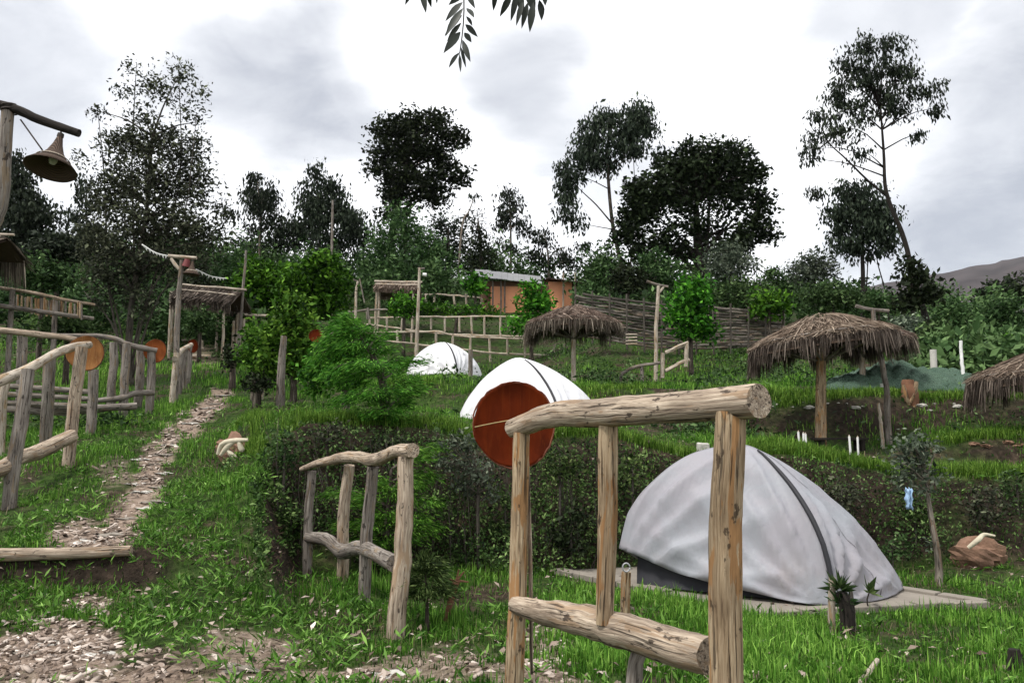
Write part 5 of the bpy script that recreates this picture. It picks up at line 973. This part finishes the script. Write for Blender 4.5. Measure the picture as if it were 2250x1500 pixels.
# spiky plant on a cut trunk
c0 = gnd(1850, 6.15, 1395); th = thing('spiky_plant', 'cut trunk with a spiky green rosette in front of the grey tent', 'plant', c0)
log('trunk', [gnd(1828, 6.15, 1392) - [0, 0, .05], P(1827, 1330, 6.15), P(1829, 1268, 6.15)], [.03, .028, .026], WOODW, th, 14, 10, .1)
log('trunk', [gnd(1862, 6.1, 1400) - [0, 0, .05], P(1860, 1340, 6.1), P(1848, 1300, 6.1)], [.05, .05, .04], WOODD, th, 12, 10, .18)
log('trunk', [gnd(1876, 6.15, 1398) - [0, 0, .05], P(1874, 1350, 6.15), P(1868, 1285, 6.15)], [.02, .02, .014], WOODG, th, 10, 8, .1)
for k, (cx, cy, n, ln) in enumerate(((1845, 1295, 46, .12), (1858, 1330, 30, .10), (1842, 1322, 26, .10))):
    v = rg.normal(0, 1, (n, 3)); v[:, 2] = abs(v[:, 2]) * 1.1 + .1; v /= np.linalg.norm(v, axis=1)[:, None]; C = np.tile(P(cx, cy, 6.12), (n, 1)) + v * .01
    V, F, rn = leaf_cards(C, ln, .22, rg, .2, v, .3, .2); obj('rosette', V, F, LF_MID, th, None, {'rnd': rn}, smooth=False)
c0 = hit(1912, 1345); th = thing('seedling', 'small leafy seedling right of the spiky plant', 'plant', c0); log('stem', [c0, P(1905, 1320, c0[1]), P(1910, 1300, c0[1])], [.008, .006], TWIG, th, 6, 6)
v = rg.normal(0, 1, (16, 3)); v[:, 2] = abs(v[:, 2]); V, F, rn = leaf_cards(np.tile(P(1910, 1302, c0[1]), (16, 1)), .1, .4, rg, .2, v); obj('leaves', V, F, LF_HEDGE, th, None, {'rnd': rn}, smooth=False)
c0 = hit(2230, 1488); th = thing('small_stump', 'small black stump in the grass at the lower right corner', 'stump', c0); log('stem', [c0 - [0, 0, .05], P(2231, 1455, c0[1]), P(2228, 1425, c0[1])], [.05, .045, .03], WOODD, th, 8, 9, .2); log('stub', [P(2231, 1460, c0[1]), P(2244, 1435, c0[1])], [.02, .01], WOODD, th, 5, 7, .1)
c0 = P(1898, 1500, 4.5); o = log('fallen_stick', [gnd(1880, 4.5, 1500), gnd(1930, 4.7, 1480) + [0, 0, .1]], [.02, .014], WOODW, None, 8, 8, .1); tag(o, 'pale fallen stick in the grass at the bottom right', 'stick')
# blue cloth on the young tree
V = []; c0 = P(1996, 1072, 8.15)
for j in range(9):
    for i in range(7): V.append(c0 + [(-.5 + i / 6) * (.05 + .02 * math.sin(j * 1.9)), .03 * math.sin(i * 1.7 + j * .4), -j * .026 + .012 * math.sin(i * 2.1)])
o = obj('blue_cloth', V, np.array([(j * 7 + i, j * 7 + i + 1, (j + 1) * 7 + i + 1, (j + 1) * 7 + i) for j in range(8) for i in range(6)]), BLUE, None, c0); tag(o, 'pale blue rag hanging in the young crooked tree', 'cloth'); md = o.modifiers.new('thick', 'SOLIDIFY'); md.thickness = .004

# ------------------------------------------------------------------ branch hanging into the top of the picture
def leaf_shape(a, b_, wid, nrm, bow=.04):
    """a pointed leaf with a midrib fold from a to b_"""
    d = b_ - a; s = unit(np.cross(d, nrm)); L_ = np.linalg.norm(d); V = []; prof_ = [(0, 0), (.12, .42), (.32, .9), (.5, 1.), (.7, .78), (.87, .38), (1, 0)]
    for f_, w_ in prof_:
        c = a + d * f_ + nrm * bow * L_ * math.sin(math.pi * f_); V += [c - s * w_ * wid / 2 + nrm * w_ * wid * .1, c, c + s * w_ * wid / 2 + nrm * w_ * wid * .1]
    F = []
    for i in range(len(prof_) - 1):
        for e in (0, 1): F.append((i * 3 + e, i * 3 + e + 1, i * 3 + 4 + e, i * 3 + 3 + e))
    return V, F
Yb = 3.0; th = thing('tree_branch', 'overhanging branch with long pointed leaflets at the top of the picture', 'branch', P(1080, -170, Yb))
log('bough', [P(1500, -420, Yb - .5), P(1250, -230, Yb), P(1050, -150, Yb + .05), P(850, -130, Yb)], [.035, .022, .015, .008], TRUNK, th, 16, 8, .08)
log('leaf_stalk', [P(1050, -150, Yb), P(1022, -60, Yb), P(1019, 40, Yb), P(1012, 105, Yb), P(1008, 122, Yb)], [.004, .003, .0022, .0015], TWIG, th, 12, 6)
log('leaf_stalk', [P(1150, -185, Yb), P(1165, -90, Yb - .05), P(1170, -10, Yb - .1)], [.004, .002], TWIG, th, 8, 6)
log('leaf_stalk', [P(905, -140, Yb), P(930, -80, Yb), P(940, -40, Yb)], [.004, .002], TWIG, th, 8, 6)
LF = [((1017, 5), (978, 48), 20), ((1018, 18), (978, 82), 18), ((1016, 33), (976, 80), 13), ((1014, 50), (982, 92), 13), ((1012, 70), (974, 118), 19), ((1008, 86), (984, 108), 8), ((1009, 116), (986, 150), 13), ((1010, 120), (1012, 160), 8), ((1013, 104), (1024, 150), 8), ((1016, 88), (1034, 137), 14), ((1020, 72), (1036, 94), 14), ((1022, 54), (1050, 82), 16), ((1024, 36), (1038, 58), 12), ((1025, 18), (1042, 40), 13), ((1022, -20), (1044, 20), 14), ((1020, -15), (985, 12), 16),
      ((925, -25), (936, 30), 16), ((940, -20), (948, 18), 12), ((962, -25), (960, 10), 9), ((905, -20), (890, 12), 10), ((1090, -20), (1084, 25), 13), ((1125, -12), (1098, 38), 18), ((1135, -15), (1122, 48), 15), ((1150, 0), (1134, 58), 13), ((1160, 5), (1146, 64), 14), ((1172, 5), (1164, 72), 18), ((1185, 0), (1190, 46), 19), ((1190, -30), (1198, 14), 20), ((1140, -25), (1150, 40), 18), ((1160, -25), (1175, 30), 22)]
for k, (a, b_, w_) in enumerate(LF):
    dY = R.normal(0, .03); V, F = leaf_shape(P(*a, Yb), P(b_[0], b_[1], Yb + dY), px_r(w_, Yb), unit([R.normal(0, .35), -1, .3 + R.normal(0, .2)])); obj('leaflet', V, F, MATS['branch_leaf'], th)

# ------------------------------------------------------------------ ground cover
def field(n, umin, umax, y0, y1, rng):
    u = rng.uniform(umin, umax, n); y = np.exp(rng.uniform(math.log(y0), math.log(y1), n)); x = u * y
    return x, y
def in_slab(x, y):
    q = np.array([A_ + [-.0, -.1], B_ + [.1, -.0], D_ + [.05, .1], C_ + [-.1, .02]]); ins = np.ones_like(x, bool)
    for i in range(4):
        a, b_ = q[i], q[(i + 1) % 4]; ins &= ((b_[0] - a[0]) * (y - a[1]) - (b_[1] - a[1]) * (x - a[0])) > 0
    return ins
def blades(x, y, z, ln, wid, rng, lean=.5):
    n = len(x); a = rng.random(n) * 6.283; d = np.stack([np.cos(a), np.sin(a), np.zeros(n)], 1); s = np.stack([-np.sin(a), np.cos(a), np.zeros(n)], 1)
    le = (rng.random(n) ** 1.5 * lean * 1.6)[:, None]; L_ = ln[:, None]; w = wid[:, None] * .5; b0 = np.stack([x, y, z - .01], 1)
    m_ = b0 + d * L_ * le * .25 + Z_ * L_ * .55; t_ = b0 + d * L_ * le * .95 + Z_ * L_ * (1. - .45 * le)
    V = np.stack([b0 - s * w, b0 + s * w, m_ - s * w * .85, m_ + s * w * .85, t_], 1).reshape(-1, 3); i = np.arange(n)[:, None] * 5
    F = np.hstack([i, i + 1, i + 3, i, i + 3, i + 2, i + 2, i + 3, i + 4]).reshape(-1, 3)
    return V, F
def lush(x, y): return np.clip(.5 + fbm(x, y, .7) * 2.0 + fbm(x, y, 2.6) * 1.5, 0, 1)
rng = np.random.default_rng(21)
x, y = field(520000, -.80, .80, 3.6, 34, rng); pmk = path_mask(x, y); sl = slope(x, y); lu = lush(x, y)
dens_ = (1 - pmk) ** 1.3 * np.maximum(np.clip(1.25 - np.clip(sl - .4, 0, 9) * 1.1, .06, 1), np.clip(fbm(x, y * 2, 1.1) * 2.4 + .05, 0, .6) * (y > 9) * (x / y < .12)) * (.08 + .92 * lu) * np.clip(1.25 - (y - 14) / 22, .35, 1)
worn = np.clip((-x / y - .12) * 5, 0, 1) * np.clip((7.6 - y) / 1., 0, 1) * np.clip(.75 - fbm(x, y, 1.3) * 2.6, 0, 1); dens_ *= 1 - .8 * worn; lu = lu * (1 - .35 * worn)
keep = (rng.random(len(x)) < dens_) & ~in_slab(x, y); x, y, lu, sl = x[keep], y[keep], lu[keep], sl[keep]
left = np.clip((-x / y - .05) * 6, 0, 1) * np.clip((9 - y) / 3, 0, 1)                       # trodden, shorter growth at lower left
ln = (.055 + .075 * rng.random(len(x))) * (.4 + 1.05 * lu) * (.75 + .5 * (rng.random(len(x)) < .12)) * (1 - .3 * left) * (1 + .9 * np.clip((y - 9) / 20, 0, 1)); wid = np.maximum(.0045 + .004 * rng.random(len(x)), y * .00062) * (1 + .3 * lu)
tall = ((x / y > -.36) & (x / y < -.05) & (y > 6.3) & (y < 8.7) & (rng.random(len(x)) < .6)); ln = np.where(tall, ln * 1.9, ln)
V, F = blades(x, y, H(x, y), ln, wid, rng); rn = np.clip(rng.normal(.38, .24, len(x)) + (lu - .5) * .5 + fbm(x, y, .5) * .5, 0, 1)
tag(obj('grass', V, F, LF_GRASS, None, None, {'rnd': np.repeat(rn, 5)}, smooth=False), 'short green grass over the terraces', 'grass', kind='stuff')
x, y = field(26000, -.78, .78, 3.7, 14, rng); keep = (rng.random(len(x)) < np.clip(.3 - fbm(x, y, .9) * 1.4, .03, .8)) & (slope(x, y) < .9) & ~in_slab(x, y) & (path_mask(x, y) < .7); x, y = x[keep], y[keep]
V, F = blades(x, y, H(x, y), .05 + .13 * rng.random(len(x)) ** 2, np.maximum(.003, y * .0005) * np.ones(len(x)), rng, 1.)
tag(obj('dry_grass', V, F, LF_STRAW, None, None, {'rnd': np.repeat(np.clip(rng.normal(.45, .25, len(x)), 0, 1), 5)}, smooth=False), 'dry straw-coloured stalks among the grass', 'dry grass', kind='stuff')
# broad-leaved weeds: bunches of arching leaves, thickest on the left mound
x, y = field(15000, -.72, .72, 3.8, 15, rng); lu = lush(x + 40, y); pmk = path_mask(x, y); sl = slope(x, y)
wt = np.where((x / y < -.17), .75, .16) * (.25 + lu) * (1 - pmk) * np.clip(1.2 - sl * .5, .15, 1); wt *= 1 - .75 * np.clip((-x / y - .2) * 5, 0, 1) * np.clip((7.4 - y) / .8, 0, 1) * np.clip(.8 - fbm(x, y, 1.3) * 2.6, 0, 1); keep = (rng.random(len(x)) < wt) & ~in_slab(x, y); x, y = x[keep], y[keep]
nb = 9; n = len(x); C = np.stack([np.repeat(x, nb), np.repeat(y, nb), np.repeat(H(x, y), nb)], 1) + rng.normal(0, 1, (n * nb, 3)) * [.035, .035, .012] + [0, 0, .025]
a = rng.random(n * nb) * 6.283; D = np.stack([np.cos(a), np.sin(a), .55 + rng.normal(0, .35, n * nb)], 1); C[:, 2] += .03 * rng.random(n * nb)
V, F, rn = leaf_cards(C, .064, .2, rng, .5, D, .3, .4); rn = np.clip(rn + np.repeat(fbm(x, y, .9), nb * 4) * .5, 0, 1)
tag(obj('weeds', V, F, LF_WEED, None, None, {'rnd': rn}, smooth=False), 'broad-leaved weeds among the grass on the left mound', 'weeds', kind='stuff')
# leafy cover on the cut banks
def bank_cover(name, label, n, u0, u1, y0, y1, mat, leaf, off, sel, aspect=.5, tone=0.):
    x, y = field(n, u0, u1, y0, y1, rng); sl = slope(x, y, .08); keep = (rng.random(n) < np.clip((sl - .75) * 1.3, 0, 1) * sel(x, y)); x, y = x[keep], y[keep]; n = len(x)
    zz_ = H(x, y); o_ = off * (rng.random(n) ** 1.3 * .45 + np.clip(vnoise(x, zz_ * 1.4, 2.6) * 1.2 - .25, 0, 1) * .8 + vnoise(x, zz_, 7.) * .25); z = zz_ + rng.random(n) * .03; C = np.stack([x, y - o_, z], 1)
    V, F, rn = leaf_cards(C, leaf, aspect, rng, .2); rn = np.clip(rn + tone + np.repeat(fbm(x + z, y * .3 + z, 1.7), 4) * .8, 0, 1)
    return tag(obj(name, V, F, mat, None, None, {'rnd': rn}, smooth=False), label, 'ground cover', kind='stuff')
sel_mid = lambda x, y: np.where(x / y < .16, 1., .65) * np.clip(.7 + fbm(x, y * 3 + H(x, y) * 2, .9) * 1.4, .1, 1)
bank_cover('hedge_leaves', 'dark small-leaved hedge covering the lowest bank', 330000, -.36, .72, 7.2, 10.9, LF_HEDGE, .04, .5, sel_mid)
bank_cover('dry_growth', 'brown dry twigs and leaves on the lowest bank', 90000, -.36, .75, 7.2, 11.2, LF_DRY, .05, .12, lambda x, y: np.clip(.35 - fbm(x, y * 3 + H(x, y) * 2, .9) * 1.2, .05, 1) * np.where(x / y > .1, 1., .6), .18, -.12)
bank_cover('bank_leaves', 'green creeping plants on the upper terrace banks', 120000, -.75, .75, 11.5, 34, LF_MID, .085, .35, lambda x, y: np.clip(.6 + fbm(x, y, .6) * 1.5, .05, 1))
# hanging grass along the terrace lips
x, y = field(260000, -.36, .72, 9.6, 19, rng); e = .3; lip = np.maximum(np.clip((slope(x, y - e, .1) - .5) * 2.2, 0, 1), np.clip((slope(x, y - .55, .1) - .5) * 2., 0, .8)) * (slope(x, y, .1) < .75); keep = rng.random(len(x)) < lip; x, y = x[keep], y[keep]
V, F = blades(x, y, H(x, y), .10 + .12 * rng.random(len(x)), np.maximum(.008, y * .0009), rng, .8)
tag(obj('lip_grass', V, F, LF_GRASS, None, None, {'rnd': np.repeat(np.clip(rng.normal(.58, .22, len(x)), 0, 1), 5)}, smooth=False), 'bright grass overhanging the terrace edges', 'grass', kind='stuff')
# low scrub over the upper terraces
x, y = field(9000, -.72, .72, 13., 40, rng); sc_ = np.clip(fbm(x, y, .33) * 2.6 + fbm(x, y, 1.2) * 1.2 + (y - 22) * .035 + np.where((x / y > .09) & (x / y < .34) & (y > 18), .35, 0), 0, 1)
keep = (rng.random(len(x)) < sc_) & (path_mask(x, y) < .3); x, y = x[keep], y[keep]; n = len(x); nb = 16; sz = .10 + .16 * rng.random(n) * np.clip(y / 24, .5, 1.3)
C = np.stack([x, y, H(x, y)], 1).repeat(nb, 0) + rng.normal(0, 1, (n * nb, 3)) * np.repeat(sz, nb)[:, None] * [1, 1, .55]; C[:, 2] += np.repeat(sz, nb) * .8
V, F, rn = leaf_cards(C, .1, .45, rng, .35); rn = np.clip(rn + np.repeat(rng.normal(0, .2, n), nb * 4), 0, 1)
tag(obj('terrace_scrub', V, F, LF_MID, None, None, {'rnd': rn}, smooth=False), 'low green scrub over the upper terraces', 'scrub', kind='stuff')
# dead leaves and litter
x, y = field(9000, -.72, .72, 3.8, 13, rng); keep = rng.random(len(x)) < np.clip(path_mask(x, y) * .6 + .22 + fbm(x, y, 1.1) + .4 * ((x / y < -.15) & (y < 7.4)), 0, 1); x, y = x[keep], y[keep]; C = np.stack([x, y, H(x, y) + .015 + .03 * rng.random(len(x))], 1)
V, F, rn = leaf_cards(C, .045, .5, rng, 1.2, None, .5, .5); tag(obj('leaf_litter', V, F, CHIP, None, None, {'rnd': rn}, smooth=False), 'dry fallen leaves scattered over the ground', 'leaf litter', kind='stuff')
# fine twigs in the hedge
mb = MB()
for k in range(150):
    px = rng.uniform(600, 1340); Yd = rng.uniform(9.0, 9.6); b0 = gnd(px, Yd, 1200); t_ = b0 + [rng.normal(0, .12), -.05 + rng.normal(0, .06), .3 + rng.random() * .8]; m_ = (b0 + t_) / 2 + rng.normal(0, .05, 3)
    V, F, A = tube(smooth_path([b0, m_, t_], 6), [.007, .003], 4, 0, rng, False); mb.add(V, F, A)
o = mb.build('hedge_twigs', TWIG); tag(o, 'thin grey twigs showing through the dark hedge', 'twigs', kind='stuff')
# wood chips and flat stones of the path
x, y = field(60000, -.72, .2, 3.7, 20, rng); pmk = path_mask(x, y); keep = rng.random(len(x)) < pmk * np.clip(.32 + fbm(x, y, 2.) * 2.2, .03, 1) * np.clip(y / 9, .5, 1.); x, y = x[keep], y[keep]; n = len(x)
a = rng.random(n) * 6.283; tl = rng.normal(0, .28, (n, 2)); ln = (.014 + .042 * rng.random(n) ** 2.8) * np.clip(y / 7, .8, 1.8); wd = ln * (.16 + .34 * rng.random(n) ** 1.6); hh = .002 + .004 * rng.random(n)
ax_ = np.stack([np.cos(a), np.sin(a), tl[:, 0]], 1); ay_ = np.stack([-np.sin(a), np.cos(a), tl[:, 1]], 1); c = np.stack([x, y, H(x, y) + .008 + .014 * rng.random(n)], 1); az_ = np.cross(ax_, ay_)
V = np.stack([c + ax_ * (sx * ln)[:, None] * (1 - .35 * (sy > 0) * rng.random((n, 1))) + ay_ * (sy * wd)[:, None] + az_ * (sz * hh)[:, None] for sz in (-1, 1) for sx, sy in ((-1, -1), (1, -1), (1, 1), (-1, 1))], 1).reshape(-1, 3)
i = np.arange(n)[:, None] * 8; F = np.hstack([i + k for k in (4, 5, 6, 7, 0, 1, 5, 4, 1, 2, 6, 5, 2, 3, 7, 6, 3, 0, 4, 7)]).reshape(-1, 4)
tag(obj('wood_chips', V, F, CHIP, None, None, {'rnd': np.repeat(np.clip(rng.normal(.5, .27, n), 0, 1), 8)}, smooth=False), 'pale wood chips and stone flakes on the trodden path', 'wood chips', kind='stuff')
# undergrowth that closes the wood behind the garden
cs_ = []; rng = np.random.default_rng(9)
for k in range(150):
    px = rng.uniform(-160, 1560); Yd = rng.uniform(42, 62); 
    if not (980 < px < 1300 and Yd < 51): cs_.append((px, Yd, rng.uniform(.9, 2.2), rng.uniform(.9, 2.3)))
for k in range(60): px = rng.uniform(1280, 2600); cs_.append((px, rng.uniform(34, 58), rng.uniform(.8, 1.7), rng.uniform(.8, 1.5)))
for k in range(34): px = rng.uniform(-160, 520); cs_.append((px, rng.uniform(26, 42), rng.uniform(.7, 1.5), rng.uniform(.7, 1.4)))
for k in range(60): px = rng.uniform(2030, 2700); cs_.append((px, rng.uniform(21, 34), rng.uniform(.5, 1.1), rng.uniform(.4, .8)))
C = []; T = []
for px, Yd, r1, h1 in cs_:
    b0 = gnd(px, Yd, 700); n = int(300 * r1 * h1 * (50 / Yd) ** .8); v = rng.normal(0, 1, (n, 3)); v /= np.linalg.norm(v, axis=1)[:, None]; v *= (rng.random(n) ** .4)[:, None]
    lob = 1 + .35 * np.sin(v[:, 0] * 5 + px) * np.sin(v[:, 2] * 4 + Yd); C.append(b0 + [0, 0, h1 * .75] + v * [r1, r1, h1] * lob[:, None]); T.append(np.full(n, rng.normal(.16 if px > 1950 else 0, .16)))
foliage('undergrowth', np.vstack(C), LF_MID, None, .24, .5, rng, .3, None, (0, 0, 0), np.concatenate(T)); o = bpy.data.objects['undergrowth']; tag(o, 'mass of green undergrowth closing the slope behind the garden', 'undergrowth', kind='stuff')

# ------------------------------------------------------------------ air
me = bpy.data.materials.new('haze_air'); me.use_nodes = True; t = me.node_tree
for n_ in list(t.nodes): t.nodes.remove(n_)
o_ = nd(t, 'ShaderNodeOutputMaterial'); pv = nd(t, 'ShaderNodeVolumePrincipled'); pv.inputs['Color'].default_value = (.9, .93, 1., 1); pv.inputs['Density'].default_value = .00004; pv.inputs['Anisotropy'].default_value = .2
t.links.new(pv.outputs[0], o_.inputs['Volume'])
V, F = boxv((0, 2250, 150), X_, Y_, Z_, 4800, 2450, 260); o = obj('haze', V, F, me, None, None, None, False); tag(o, 'thin grey air over the valley', 'haze', kind='stuff')
